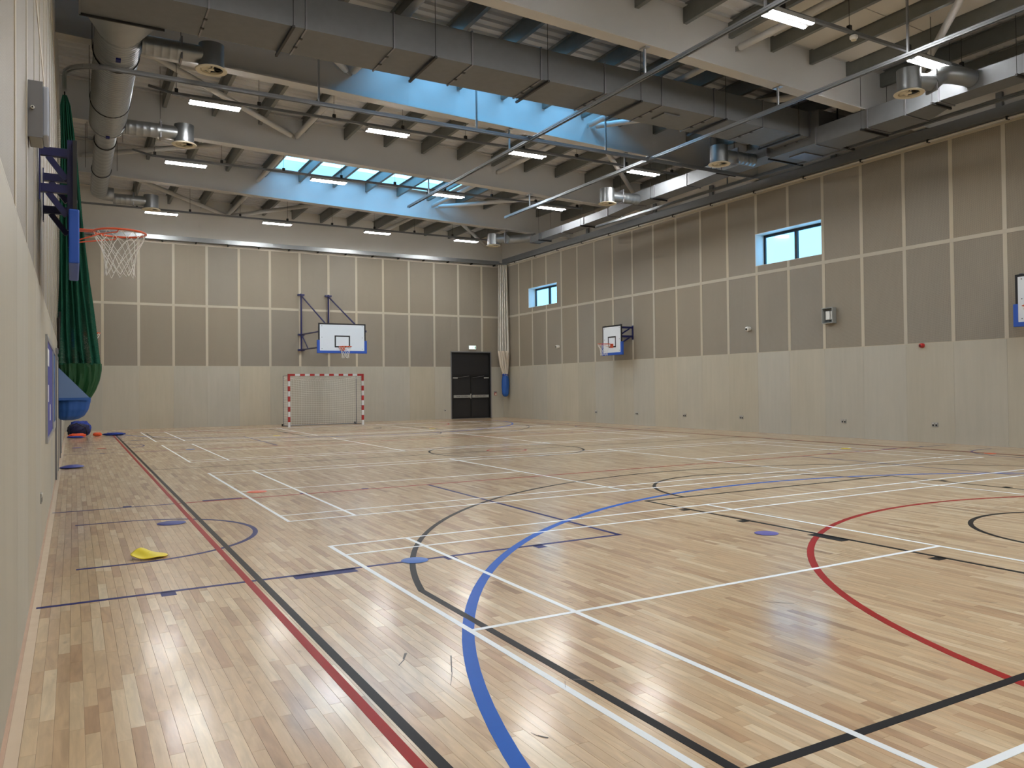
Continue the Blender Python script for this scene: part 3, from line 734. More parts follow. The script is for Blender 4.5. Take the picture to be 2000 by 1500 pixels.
def diffuser(cx, cy, zb, frm, label, r=.16, curve=None):
    """round plenum can with swirl face, fed by a branch that starts at frm"""
    t = thing('air_diffuser', label, 'air diffuser', (cx, cy, zb), 'round swirl air diffusers')
    R = .225; H = .48
    MB().lathe((cx, cy), [(R, zb + .03), (R, zb + H), (R - .012, zb + H), (R - .012, zb + .03)], 28, caps=False).build('can', M_GALV, t, smooth=True)
    MB().lathe((cx, cy), [(R - .02, zb + H - .012), (0.001, zb + H - .004)], 28, caps=False).build('can_lid', M_GALV_D, t)
    f = MB().lathe((cx, cy), [(.285, zb + .012), (.275, zb), (.20, zb + .012), (.195, zb + .05), (.225, zb + .05), (.285, zb + .02), (.285, zb + .012)], 32, caps=False).build('face_ring', M_CREAM, t, smooth=True)
    mb = MB(); n = 8
    for k in range(n):
        a = 2 * PI * k / n; ca, sa = math.cos(a), math.sin(a); da, db = math.cos(a + .45), math.sin(a + .45)
        mb.add([(cx + .045 * ca, cy + .045 * sa, zb + .03), (cx + .195 * ca, cy + .195 * sa, zb + .03), (cx + .195 * da, cy + .195 * db, zb + .075), (cx + .045 * da, cy + .045 * db, zb + .05)], [(0, 1, 2, 3)])
    mb.build('swirl_vanes', M_CREAM, t)
    MB().lathe((cx, cy), [(.05, zb + .02), (.05, zb + .05)], 16).build('hub', M_CREAM, t)
    p = Vector(frm); e = Vector((cx, cy, zb + H * .55)); dr = (p - e); dr.z = 0; dr.normalize()
    e2 = e + dr * (R - .06)
    if curve is None:
        spiral(MB(), p, e2 + dr * .35, r, 18, .13).build('branch_pipe', M_GALV, t, smooth=True)
    else:
        pts = [Vector(frm)] + [Vector(c) for c in curve] + [e2 + dr * .35]
        sm = []
        for i in range(len(pts) - 1):
            for k in range(6):
                u = k / 6; p0 = pts[max(i - 1, 0)]; p1 = pts[i]; p2 = pts[i + 1]; p3 = pts[min(i + 2, len(pts) - 1)]
                sm.append(.5 * ((2 * p1) + (p2 - p0) * u + (2 * p0 - 5 * p1 + 4 * p2 - p3) * u * u + (3 * p1 - p0 - 3 * p2 + p3) * u ** 3))
        sm.append(pts[-1])
        MB().tube(sm, [r * (1.0 + .02 * (i % 2)) for i in range(len(sm))], 18).build('flexible_pipe', M_GALV, t, smooth=True)
    MB().tube([e2 + dr * .35, e2], r * .96, 18).build('spigot', M_GALV, t, smooth=True)
    c = e2 + dr * .36; s = Vector((-dr.y, dr.x, 0))
    MB().bar(c - Vector((0, 0, r + .02)), c + Vector((0, 0, r + .06)), 2 * r * .9, .035, up=dr).build('damper_bracket', M_GREYTRIM, t)
    MB().tube([c + Vector((0, 0, r)), (c.x, c.y, zdeck(cx))], .005, 6).build('hanger_rod', M_DARKBAR, t)
    return t
diffuser(2.25, 15.62, 7.42, (SX + .36, 15.62, 7.68), 'round air diffuser on the left spiral duct, nearest the viewer', .17)
diffuser(2.35, 20.68, 7.42, (SX + .36, 20.68, 7.68), 'round air diffuser on the left spiral duct, middle one', .17)
diffuser(2.25, 28.77, 7.45, (SX + .42, 28.77, 7.71), 'round air diffuser at the far end of the left spiral duct', .17)

# --- rectangular duct along the right wall
t = thing('rectangular_duct', 'rectangular galvanised air duct stepping along the right side below the roof', 'air duct', (15.9, 14, 7.4))
KS = .9604
def S(x, y, z): return (x * KS, y * KS, CAMH + (z - CAMH) * KS)
def seg(name, a, b):
    """a, b: (y, x0, x1, z0, z1) end sections"""
    lo = [S(a[1], a[0], a[3]), S(a[2], a[0], a[3]), S(a[2], a[0], a[4]), S(a[1], a[0], a[4])]
    hi = [S(b[1], b[0], b[3]), S(b[2], b[0], b[3]), S(b[2], b[0], b[4]), S(b[1], b[0], b[4])]
    return MB().hexa(lo, hi).build(name, M_GALV_D, t)
secs = [(3.0, 16.4, 16.95, 7.62, 8.0), (5.0, 16.4, 16.95, 7.62, 8.0), (6.8, 16.4, 16.95, 7.62, 8.0), (8.6, 16.4, 16.95, 7.62, 8.0), (10.4, 16.4, 16.95, 7.62, 8.0), (11.2, 16.4, 17.25, 7.56, 8.0), (12.2, 16.4, 17.25, 7.56, 8.0), (13.7, 16.4, 17.25, 7.56, 8.0)]
for i in range(len(secs) - 1): seg('duct_section', secs[i], secs[i + 1])
def flange(y, x0, x1, z0, z1, bar=False):
    e = .022; a = S(x0, y, z0); b = S(x1, y, z1); mb = MB(); w = .014
    mb.box(a[0] - e, b[0] + e, a[1] - w, a[1] + w, a[2] - e, a[2]); mb.box(a[0] - e, a[0], a[1] - w, a[1] + w, a[2], b[2]); mb.box(b[0], b[0] + e, a[1] - w, a[1] + w, a[2], b[2])
    mb.build('joint_flange', M_GREYTRIM, t)
    if bar:
        MB().box(a[0] - .08, b[0] + .08, a[1] + .10, a[1] + .14, a[2] - .05, a[2] - .005).build('hanger_bar', M_DARKBAR, t)
        for xx in (a[0] - .06, b[0] + .06): MB().tube([(xx, a[1] + .12, a[2] - .04), (xx, a[1] + .12, zdeck(xx))], .005, 6).build('hanger_rod', M_DARKBAR, t)
for i, s_ in enumerate(secs[1:]): flange(*s_, bar=i in (2, 3, 5))
# junction box where the big duct arrives
MB().box(15.86, 17.1, 13.16, 14.75, 7.40, 8.2).build('junction_box', M_GALV_D, t)
MB().box(16.2, 16.9, 13.9, 14.4, 7.37, 7.40).build('access_hatch', M_GREYTRIM, t)
MB().box(15.84, 17.14, 13.12, 13.16, 7.36, 7.41).box(15.84, 17.14, 14.75, 14.79, 7.36, 7.41).build('hanger_bar', M_DARKBAR, t)
MB().tube([(16.5, 13.12, 7.4), (16.5, 13.12, zdeck(16.5))], .02, 8).build('hanger_post', M_DARKBAR, t)
far = [(15.35, 16.4, 17.0, 7.70, 8.02), (17.1, 16.4, 17.0, 7.70, 8.02), (18.6, 16.4, 16.95, 7.62, 7.99), (20.16, 16.4, 16.95, 7.60, 7.99), (21.3, 16.4, 16.95, 7.60, 7.97), (22.76, 16.4, 16.9, 7.49, 7.76), (24.27, 16.4, 16.9, 7.46, 7.73), (25.8, 16.4, 16.9, 7.44, 7.71), (27.3, 16.4, 16.85, 7.43, 7.70), (28.2, 16.4, 16.85, 7.43, 7.69)]
for i in range(len(far) - 1): seg('duct_section', far[i], far[i + 1])
for i, s_ in enumerate(far): flange(*s_, bar=i in (1, 3, 6, 8))
RK = .955
for (cx, cy, crv, lb) in ((14.35, 9.72, [(15.45, 9.35, 7.62), (15.1, 9.5, 7.62)], 'round air diffuser on the right-hand duct, nearest the viewer under a light'),
                          (14.55, 15.23, None, 'round air diffuser on the right-hand duct, second from the viewer'),
                          (14.55, 20.20, None, 'round air diffuser on the right-hand duct, third from the viewer'),
                          (14.75, 28.35, [(15.7, 27.75, 7.45), (15.25, 28.1, 7.42)], 'round air diffuser at the far end of the right-hand duct')):
    zb = 7.18
    if crv: diffuser(cx, cy, zb, (15.75, 9.3, 7.60) if cy < 12 else (15.95, 27.1, 7.42), lb, .17, crv)
    else: diffuser(cx, cy, zb, (15.75, cy, zb + .27), lb, .165)

# ================================================================== LIGHTS
LX = [2.78, 6.84, 10.86, 14.88]
ROWS = [(-0.6, 'behind'), (4.3, 'over'), (9.63, 'near'), (18.79, 'mid'), (24.07, 'far'), (31.17, 'back')]
ORD = ['leftmost', 'second from the left', 'second from the right', 'rightmost']
ROWTXT = {'behind': 'in the row behind the viewer', 'over': 'in the row above the viewer', 'near': 'in the row nearest the viewer', 'mid': 'in the row just beyond the big duct', 'far': 'in the row beside the far rooflight', 'back': 'in the row closest to the back wall'}
ZL = 7.86
def light_proto():
    l = 1.06; parts = []
    mb = MB(); mb.box(-l / 2, l / 2, -.125, .125, .004, .075); mb.box(-l / 2, l / 2, -.05, .05, -.006, .004); mb.box(-l / 2 - .012, -l / 2, -.13, .13, -.001, .075); mb.box(l / 2, l / 2 + .012, -.13, .13, -.001, .075); mb.box(-l / 2, l / 2, -.13, -.125, -.001, .075); mb.box(-l / 2, l / 2, .125, .13, -.001, .075)
    parts.append(('housing', mb, M_LAMPBODY))
    for s in (-1, 1): parts.append(('led_strip', MB().box(-l / 2 + .005, l / 2 - .005, s * .088 - .03, s * .088 + .03, -.016, .003), M_LED))
    out = []
    for n_, mb, m in parts:
        me = bpy.data.meshes.new(n_); me.from_pydata(mb.v, [], mb.f); me.update(); me.materials.append(m); out.append((n_, me))
    return out
LP = light_proto()
for (ry, key) in ROWS:
    tk = thing('lighting_trunking', 'grey steel lighting trunking ' + {'behind': 'behind the viewer', 'over': 'above the viewer', 'near': 'carrying the lights nearest the viewer', 'mid': 'carrying the lights just beyond the big duct', 'far': 'carrying the lights by the far rooflight', 'back': 'carrying the lights closest to the back wall'}[key], 'trunking', (8.8, ry, ZL + .15), 'lighting trunking runs')
    MB().box(1.9 if key != 'back' else .2, 16.2 if key in ('back', 'mid', 'far') else 17.4, ry - .03, ry + .03, ZL + .10, ZL + .16).build('channel', M_GALV_D, tk)
    if ry > 17 or ry < 10:
        MB().bar((1.9 if key != 'back' else .2, ry, ZL + .13), (1.45 if key != 'back' else .1, ry + .25, ZL + .3), .05, .05).build('end_arm', M_GALV_D, tk)
    for k in range(9):
        x = 1.98 + 1.75 * k
        MB().tube([(x, ry, ZL + .16), (x, ry, zdeck(x))], .005, 6).build('hanger_rod', M_DARKBAR, tk)
        MB().box(x - .035, x + .035, ry - .035, ry + .035, ZL + .15, ZL + .24).build('hanger_clamp', M_DARKBAR, tk)
    for i, x in enumerate(LX):
        t = thing('strip_light', 'bright twin-strip LED light, ' + ORD[i] + ' ' + ROWTXT[key], 'light', (x, ry, ZL), 'twin LED lights hung below the roof')
        for n_, me in LP:
            o = bpy.data.objects.new(n_, me); COL.objects.link(o); o.parent = t
        for s in (-.42, .42): MB().box(x + s - .02, x + s + .02, ry - .035, ry + .035, ZL + .075, ZL + .10).build('bracket', M_GALV_D, t)
# presence sensor on the near trunking
t = thing('motion_sensor', 'small white motion sensor under the trunking near the top right light', 'sensor', (12.6, 9.63, ZL + .1))
MB().lathe((12.6, 9.63), [(.03, ZL + .10), (.075, ZL + .07), (.075, ZL + .03), (.045, ZL)], 16).build('dome', M_WHITE, t, smooth=True)
MB().lathe((12.6, 9.63), [(.05, ZL - .012), (.05, ZL)], 12).build('lens', M_CREAM, t)

# ================================================================== NET AND CURTAIN TRACKS
ZT = 7.41
def track(name, label, pts, hang):
    p0 = pts[0]; t = thing(name, label, 'track', p0, 'galvanised net tracks')
    mb = MB()
    for (dw, w, h0, h1) in ((0, .05, .03, .045), (-.022, .008, -.03, .03), (.022, .008, -.03, .03), (-.033, .012, -.036, -.028), (.033, .012, -.036, -.028), (0, .07, .005, .012)):
        for i in range(len(pts) - 1):
            p, q = Vector(pts[i]), Vector(pts[i + 1]); d_ = (q - p).normalized(); s = Vector((d_.y, -d_.x, 0))
            a = [p + s * (dw - w / 2), p + s * (dw + w / 2)]; b = [q + s * (dw - w / 2), q + s * (dw + w / 2)]
            mb.hexa([a[0] + Vector((0, 0, h0)), a[1] + Vector((0, 0, h0)), b[1] + Vector((0, 0, h0)), b[0] + Vector((0, 0, h0))], [a[0] + Vector((0, 0, h1)), a[1] + Vector((0, 0, h1)), b[1] + Vector((0, 0, h1)), b[0] + Vector((0, 0, h1))])
    mb.build('rail', M_TRACK, t)
    for (x, y, top) in hang:
        h = MB().box(x - .018, x + .018, y - .018, y + .018, ZT + .045, top).build('hanger', M_TRACK, t)
        MB().box(x - .05, x + .05, y - .10, y + .10, top - .01, top + .012).build('hanger_clamp', M_TRACK, h)
    return t
curve = [(-.13, 18.1, ZT), (-.13, 17.05, ZT)] + [(.57 - .7 * math.cos(a), 17.05 - .7 * math.sin(a), ZT) for a in [PI / 2 * i / 8 for i in range(1, 9)]] + [(3, 16.35, ZT), (16.9, 16.35, ZT)]
track('curtain_track', 'galvanised dividing curtain track across mid hall with a curved left end', curve, [(x, 16.35, zpur(x) - .005) for x in (.9, 4.45, 8.1, 11.75, 15.3)])
for x, lb in ((9.53, 'left'), (13.13, 'middle'), (16.93, 'right')):
    track('net_track', {'left': 'long galvanised net track crossing the first rooflight beam, leftmost of three', 'middle': 'long galvanised net track at the middle of three running down the hall', 'right': 'long galvanised net track close to the right-hand duct and wall'}[lb],
          [(x, 3.0, ZT), (x, 24.35, ZT)], [(x, y, zbeam(x) - .013) for y in (6.5, 11.95, 17.4, 22.6)] + ([(x, 8.9, zpur(x))] if x < 14 else []))
t = thing('track_joint', 'small square steel junction plate where the tracks cross near the rooflight', 'bracket', (9.53, 16.35, ZT + .05)); MB().box(9.43, 9.63, 16.25, 16.45, ZT + .046, ZT + .06).build('plate', M_TRACK, t)
t = thing('track_joint', 'small square steel junction plate where the middle track crosses', 'bracket', (13.13, 16.35, ZT + .05)); MB().box(13.03, 13.23, 16.25, 16.45, ZT + .046, ZT + .06).build('plate', M_TRACK, t)

# ================================================================== NETS (cord by cord)
def cords(polys, r, n=3):
    mb = MB()
    for p in polys: mb.tube(p, r, n, caps=False)
    return mb
def net_sheet(path_fn, z0, z1, nu, nv):
    """diamond mesh over a hanging sheet: path_fn(s, z) -> (x, y), s in 0..1"""
    polys = []
    for k in range(-nv, nu, 1):
        for dirn in (1, -1):
            pts = []
            for j in range(nv + 1):
                u = k + j if dirn == 1 else k + nv - j
                if 0 <= u <= nu:
                    z = z1 + (z0 - z1) * j / nv; x, y = path_fn(u / nu, z); pts.append((x, y, z))
                elif pts: break
            if len(pts) > 1: polys.append(pts)
    return polys
def lerp_tab(tab, z):
    for (za, a), (zb, b) in zip(tab, tab[1:]):
        if (za >= z >= zb): f = (za - z) / (za - zb + 1e-9); return [p + (q - p) * f for p, q in zip(a, b)]
    return list(tab[0][1] if z > tab[0][0] else tab[-1][1])

# --- green dividing curtain bundled at the left wall
t = thing('divider_curtain', 'green netting curtain bunched at the left wall in a blue sling', 'curtain', (0.05, 18.0, .9))
# z -> (xmin, xmax, half depth)
TAB = [(7.36, (-.16, -.10, .02)), (7.15, (-.21, -.03, .05)), (6.3, (-.20, .06, .08)), (4.8, (-.22, .19, .11)), (3.6, (-.24, .30, .14)), (2.6, (-.26, .42, .17)), (2.0, (-.25, .50, .19))]
NP = 12
def green_path(s, z):
    x0, x1, hd = lerp_tab(TAB, z); k = s * NP; ph = math.cos(k * PI)
    jit = .25 * math.sin(k * 2.3 + 1.7) + .12 * math.sin(z * 1.3 + k)
    return x0 + (x1 - x0) * (s + .02 * math.sin(z * 2 + k * 1.7)), 18.0 + hd * (ph * .8 + jit)
cords(net_sheet(green_path, 2.0, 7.33, 96, 110), .0042).build('netting', M_NETG, t)
MB().tube([(-.13, 18.0, 7.40), (-.13, 18.0, 7.2)], .012, 6).build('draw_cord', M_BLACK, t)
def cloth_body(tab, yc, folds, amp, n=72, m=24, cap=True):
    """closed hanging cloth: tab z -> (xmin, xmax, half depth)"""
    mb = MB(); zt, zb = tab[0][0], tab[-1][0]; vs = []
    for j in range(m + 1):
        z = zt + (zb - zt) * j / m; x0, x1, hd = lerp_tab(tab, z); cx, rx = (x0 + x1) / 2, (x1 - x0) / 2
        for k in range(n):
            a = 2 * PI * k / n; w = 1 + amp * math.sin(folds * a + 1.5 * math.sin(3 * z + a)) * (.4 + .6 * abs(math.sin(a))) + amp * .5 * math.sin(2.3 * folds * a + 5 * z)
            vs.append((cx + rx * math.cos(a) * min(1.04, .8 + .2 * w), yc + hd * math.sin(a) * w, z))
    fs = [(j * n + k, j * n + (k + 1) % n, (j + 1) * n + (k + 1) % n, (j + 1) * n + k) for j in range(m) for k in range(n)]
    if cap: fs.append(tuple((m) * n + k for k in range(n)))
    return mb.add(vs, fs)
HT = [(2.03, (-.25, .50, .18)), (1.9, (-.24, .50, .19)), (1.7, (-.24, .47, .19)), (1.5, (-.24, .40, .17)), (1.36, (-.23, .32, .14)), (1.2, (-.22, .24, .11))]
cloth_body(HT, 18.0, 11, .16).build('green_hem', M_HEMG, t, smooth=True)
BT = [(1.36, (-.265, .31, .19)), (1.28, (-.265, .31, .20)), (1.12, (-.262, .27, .20)), (1.0, (-.255, .20, .16)), (.94, (-.23, .10, .10)), (.92, (-.16, 0.0, .04))]
cloth_body(BT, 17.98, 7, .05).build('blue_sling', M_BAGB, t, smooth=True)
# the sling's pale flap, a triangle pulled up to the wall
mb = MB(); mb.hexa([(-.27, 17.74, 1.98), (-.27, 17.75, 1.34), (.30, 17.78, 1.34), (-.262, 17.745, 1.97)], [(-.27, 17.752, 1.98), (-.27, 17.762, 1.34), (.30, 17.792, 1.34), (-.262, 17.757, 1.97)])
fl = mb.build('sling_flap', M_BAGB_L, t)
MB().bar((-.262, 17.735, 1.98), (-.262, 17.745, 1.34), .03, .014, up=(0, 1, 0)).build('flap_hem', M_BAGB, fl)
MB().bar((-.27, 17.738, 1.335), (.305, 17.77, 1.335), .05, .014, up=(0, 1, 0)).build('flap_hem', M_BAGB, fl)
# --- white net hanging against the left wall behind it
t = thing('wall_net', 'white netting gathered flat against the left wall behind the green curtain', 'net', (-.2, 18.9, 1.9))
def wpath(s, z):
    return -.262 + .085 * s + .03 * math.sin(s * 22), 18.5 + .7 * s + .06 * math.cos(s * 30)
cords(net_sheet(wpath, 1.95, 7.0, 26, 110), .0035).build('netting', M_NETW, t)
# --- white curtain in the far right corner
t = thing('corner_curtain', 'white netting curtain hanging in the far right corner', 'curtain', (17.95, 33.4, 1.0))
WT = [(7.36, (-.20, .20, .10)), (5.0, (-.24, .24, .12)), (3.2, (-.27, .27, .14)), (3.1, (-.27, .27, .14))]
def white_path(s, z):
    x0, x1, hd = lerp_tab(WT, z); k = s * 9; a = PI * .25
    u = x0 + (x1 - x0) * s; v = hd * math.cos(k * PI) * (.8 + .3 * math.sin(k * 2.2))
    return 17.88 + u * .87 - v * .5, 33.42 + -u * .5 - v * .87
cords(net_sheet(white_path, 3.1, 7.33, 54, 80), .006).build('netting', M_NETW, t)
CT = [(3.2, (17.60, 18.15, .17)), (3.0, (17.63, 18.14, .17)), (2.5, (17.70, 18.12, .13)), (2.15, (17.82, 18.08, .10)), (2.0, (17.86, 18.06, .09))]
cloth_body(CT, 33.42, 10, .5, n=100).build('cream_hem', M_CLOTHW, t, smooth=True)
GT = [(2.12, (17.83, 18.09, .10)), (2.0, (17.81, 18.10, .12)), (1.8, (17.78, 18.13, .16)), (1.5, (17.77, 18.13, .17)), (1.15, (17.79, 18.11, .15)), (1.04, (17.85, 18.06, .09)), (1.02, (17.9, 18.0, .04))]
cloth_body(GT, 33.42, 6, .08).build('blue_bag', M_BAGB, t, smooth=True)
MB().tube([(17.955 + .15 * math.cos(a), 33.42 + .125 * math.sin(a), 2.06 + .01 * math.sin(3 * a)) for a in [2 * PI * i / 20 for i in range(20)]], .02, 6, closed=True).build('tie_cord', M_FABRIC_BLUE, t, smooth=True)
MB().box(17.60, 18.04, 33.30, 33.52, 7.33, 7.38).build('header_rail', M_GALV_D, t)

# ================================================================== BASKETBALL GOALS
def frame_matrix(origin, e1):
    """local x = out of the wall, local y = sideways, z up; origin is the point under the board face"""
    e1 = Vector(e1); e2 = Vector((-e1.y, e1.x, 0)); o = Vector(origin)
    return Matrix(((e1.x, e2.x, 0, o.x), (e1.y, e2.y, 0, o.y), (0, 0, 1, o.z), (0, 0, 0, 1)))
def hoop(label, origin, e1, W, Hh, zb, depth, big=False):
    t = thing('basketball_hoop', label, 'basketball hoop', origin, 'wall mounted basketball hoops')
    M = frame_matrix(origin, e1); B = lambda: MB(M)
    zt = zb + Hh; T = .03
    B().box(-T, 0, -W / 2, W / 2, zb, zt).build('backboard', M_BOARD, t)
    e = .05; mb = B(); g = .0025
    mb.box(0, g, -W / 2, W / 2, zt - e, zt); mb.box(0, g, -W / 2, -W / 2 + e, zb, zt - e); mb.box(0, g, W / 2 - e, W / 2, zb, zt - e)
    mb.box(-T - .001, 0, -W / 2 - .004, -W / 2, zb, zt); mb.box(-T - .001, 0, W / 2, W / 2 + .004, zb, zt); mb.box(-T - .001, 0, -W / 2, W / 2, zt, zt + .004)
    mb.build('black_border', M_BLACK, t)
    tw, th, tz = (.59, .45, zb + .15) if big else (.50, .42, zb + .15 + .07)
    mb = B(); mb.box(0, g, -tw / 2, tw / 2, tz, tz + e); mb.box(0, g, -tw / 2, tw / 2, tz + th - e, tz + th); mb.box(0, g, -tw / 2, -tw / 2 + e, tz + e, tz + th - e); mb.box(0, g, tw / 2 - e, tw / 2, tz + e, tz + th - e)
    mb.build('target_rectangle', M_BLACK, t)
    # blue U-shaped padding round the lower edge
    up = .42; mb = B(); w_ = W / 2
    mb.prism([(-w_ - .05, zb - .07), (w_ + .05, zb - .07), (w_ + .05, zb + up), (w_ - .05, zb + up), (w_ - .05, zb + .03), (-w_ + .05, zb + .03), (-w_ + .05, zb + up), (-w_ - .05, zb + up)], -.065, .02)
    mb.build('edge_padding', M_PAD, t, bevel=.012)
    for sy in (-1, 1):
        for zz in (zb + .10, zb + Hh * .5, zt - .10):
            if zz < zb + .2 or True: B().box(0, .006, sy * (W / 2 - .13) - .012, sy * (W / 2 - .13) + .012, zz - .012, zz + .012).build('bolt', M_GREYTRIM, t)
    zr = 3.05; c = .375; R = .234
    rm = B().tube([(c + R * math.cos(a), R * math.sin(a), zr) for a in [2 * PI * i / 40 for i in range(40)]], .010, 8, closed=True).build('rim', M_ORANGE, t, smooth=True)
    mb = B(); mb.box(.003, .016, -.09, .09, zr - .14, zr + .01); mb.box(.016, c - R + .02, -.07, .07, zr - .004, zr + .004)
    mb.build('rim_plate', M_ORANGE, t)
    for s in (-1, 1):
        B().tube([(.016, s * .07, zr - .11), (.20, s * .20, zr - .055), (.34, s * .222, zr - .03), (.355, s * .228, zr - .005)], .006, 6).build('rim_brace', M_ORANGE, t, smooth=True)
    # knotted net: two families of cords
    n = 12; polys = []; prof = [(0.0, .228), (.06, .215), (.15, .165), (.22, .145), (.29, .132), (.36, .128), (.42, .135)]
    for k in range(n):
        for d_ in (1, -1):
            pts = []
            for j, (dz, r) in enumerate(prof):
                a = 2 * PI * (k + d_ * .5 * (j if j < 2 else j)) / n + .08 * math.sin(k * 3.1 + j)
                pts.append((c + r * math.cos(a), r * math.sin(a), zr - .008 - dz * (1 + .03 * math.sin(k * 2.1))))
            polys.append(pts)
    mb = B()
    for p_ in polys: mb.tube(p_, .0036, 4, caps=False)
    mb.build('net', M_NETW, t, smooth=True)
    if not big:
        mb0 = -depth + .02
        for s in (-1, 1):
            yy = s * (W / 2 - .10)
            B().box(-T - .045, -T, yy - .03, yy + .03, zb + .25, zt + .02).build('mast', M_NAVYSTEEL, t)
            for zz in (zb + .58, zt - .14):
                B().box(mb0 - .004, -T - .045, yy - .03, yy + .03, zz, zz + .075).build('support_arm', M_NAVYSTEEL, t)
                B().bar((-depth * .72, yy, zz), (-T - .05, yy, zz - .20), .05, .035, up=(0, 1, 0)).build('strut', M_NAVYSTEEL, t)
            B().box(mb0 - .003, mb0 + .008, yy - .05, yy + .05, zb + .50, zt - .02).build('wall_plate', M_NAVYSTEEL, t)
    else:
        # swing-out frame: two wall masts with stays out to the board
        Dw = -depth + .016
        for s in (-.35, .82):
            for zz in (3.15, 3.80, 5.50): B().box(Dw, Dw + .10, s - .14, s + .14, zz - .035, zz + .035).build('wall_bracket', M_NAVYSTEEL, t)
            B().tube([(Dw + .08, s, 3.12), (Dw + .08, s, 5.55)], .035, 10).build('mast', M_NAVYSTEEL, t, smooth=True)
            B().tube([(Dw + .10, s, 5.46), (-.10, s, zb + .75)], .03, 8).build('long_stay', M_NAVYSTEEL, t, smooth=True)
            B().tube([(Dw + .10, s, 3.80), (-.06, s, 3.72)], .03, 8).build('support_arm', M_NAVYSTEEL, t, smooth=True)
            B().tube([(Dw + .10, s, 3.16), (-.06, s, 3.10)], .03, 8).build('support_arm', M_NAVYSTEEL, t, smooth=True)
            B().tube([(Dw + .15, s, 3.78), (Dw + 1.2, s, 3.14)], .022, 8).build('strut', M_NAVYSTEEL, t, smooth=True)
        B().box(-.10, -T, -.75, .95, 3.62, 3.70).box(-.10, -T, -.75, .95, 3.06, 3.14).build('back_rail', M_NAVYSTEEL, t)
        tc = bpy.data.curves.new('lettering', 'FONT')
    return t
hoop('basketball hoop on the left wall, nearest the viewer, in front of the green curtain', (.034, 8.83, 0), (1, 0, 0), 1.2, 1.05, 2.70, .311)
hoop('basketball hoop far along the left wall, half hidden by the green curtain', (.034, 24.25, 0), (1, 0, 0), 1.2, 1.05, 2.70, .311)
hoop('basketball hoop on the right wall, cut off by the right edge of the picture', (17.60, 8.92, 0), (-1, 0, 0), 1.2, 1.05, 2.72, .619)
hoop('basketball hoop on the right wall between the far window and the corner', (17.60, 24.25, 0), (-1, 0, 0), 1.2, 1.05, 2.70, .619)
hoop('large basketball hoop on a long blue frame from the back wall, above the goal', (8.79, 29.27, 0), (0, -1, 0), 1.80, 1.05, 2.88, YB - 29.27, big=True)

# ================================================================== GOAL
t = thing('handball_goal', 'small indoor goal with red and white striped posts by the back wall', 'goal', (8.815, 31.5, 0))
GX0, GX1, GY, GH = 7.29, 10.34, 31.5, 2.0; pw = .08
for x in (GX0, GX1 - pw):
    p = MB().box(x, x + pw, GY, GY + pw, 0.0, GH + pw).build('post', M_POSTW, t)
    for k in range(5):
        z0 = .2 + .4 * k; MB().box(x - .001, x + pw + .001, GY - .001, GY + pw + .001, z0, min(z0 + .2, GH + pw + .001) if k < 4 else GH + pw + .001).build('red_band', M_RED, p)
p = MB().box(GX0 + pw, GX1 - pw, GY, GY + pw, GH, GH + pw).build('crossbar', M_POSTW, t)
span = GX1 - GX0 - 2 * pw; nb = 15; wb = span / nb
for k in range(0, nb, 2): MB().box(GX0 + pw + k * wb, GX0 + pw + (k + 1) * wb, GY - .001, GY + pw + .001, GH - .001, GH + pw + .001).build('red_band', M_RED, p)
GD = .92
for x in (GX0 + .03, GX1 - .03):
    MB().tube([(x, GY + pw, GH + .02), (x, GY + GD, GH + .02), (x, GY + GD, .03)], .015, 8).build('rear_pole', M_GREYTRIM, t, smooth=True)
    MB().tube([(x, GY + pw, .03), (x, GY + GD + .12, .03)], .018, 8).build('ground_bar', M_GREYTRIM, t, smooth=True)
MB().tube([(GX0 + .03, GY + GD, .03), (GX1 - .03, GY + GD, .03)], .018, 8).build('rear_ground_bar', M_GREYTRIM, t, smooth=True)
polys = []; xs = np.linspace(GX0 + .05, GX1 - .05, 31); zs = np.linspace(.05, GH - .02, 21)
def gy(x, z):
    u = (x - GX0) / (GX1 - GX0); return GY + GD + .02 - .10 * math.sin(PI * u) * math.sin(PI * min(1, z / GH * 1.0))
def sag(x): u = (x - GX0) / (GX1 - GX0); return .17 * math.sin(PI * u)
for x in xs: polys.append([(x, GY + pw, GH - .0), (x, GY + GD * .6, GH - .1 - sag(x) * .6)] + [(x, gy(x, z), z * (1 - sag(x) / GH)) for z in zs[::-4]])
for z in zs: polys.append([(x, gy(x, z), z * (1 - sag(x) / GH)) for x in xs[::2]])
for f in (.25, .5, .75): polys.append([(x, GY + GD * f + .05, GH - (.1 + sag(x) * .6) * f) for x in xs[::3]])
for x in (GX0 + .03, GX1 - .03):
    for z in zs[1:]: polys.append([(x, GY + pw, z), (x, GY + GD, z)])
    for f in np.linspace(.15, .9, 8): polys.append([(x, GY + GD * f, GH), (x, GY + GD * f, .05)])
cords(polys, .0042).build('net', M_NETW, t)
for x in (GX0 + .02, GX1 - .05): MB().box(x - .03, x + .06, GY + GD + .08, GY + GD + .2, 0.0, .09).build('foot', M_BLACK, t)

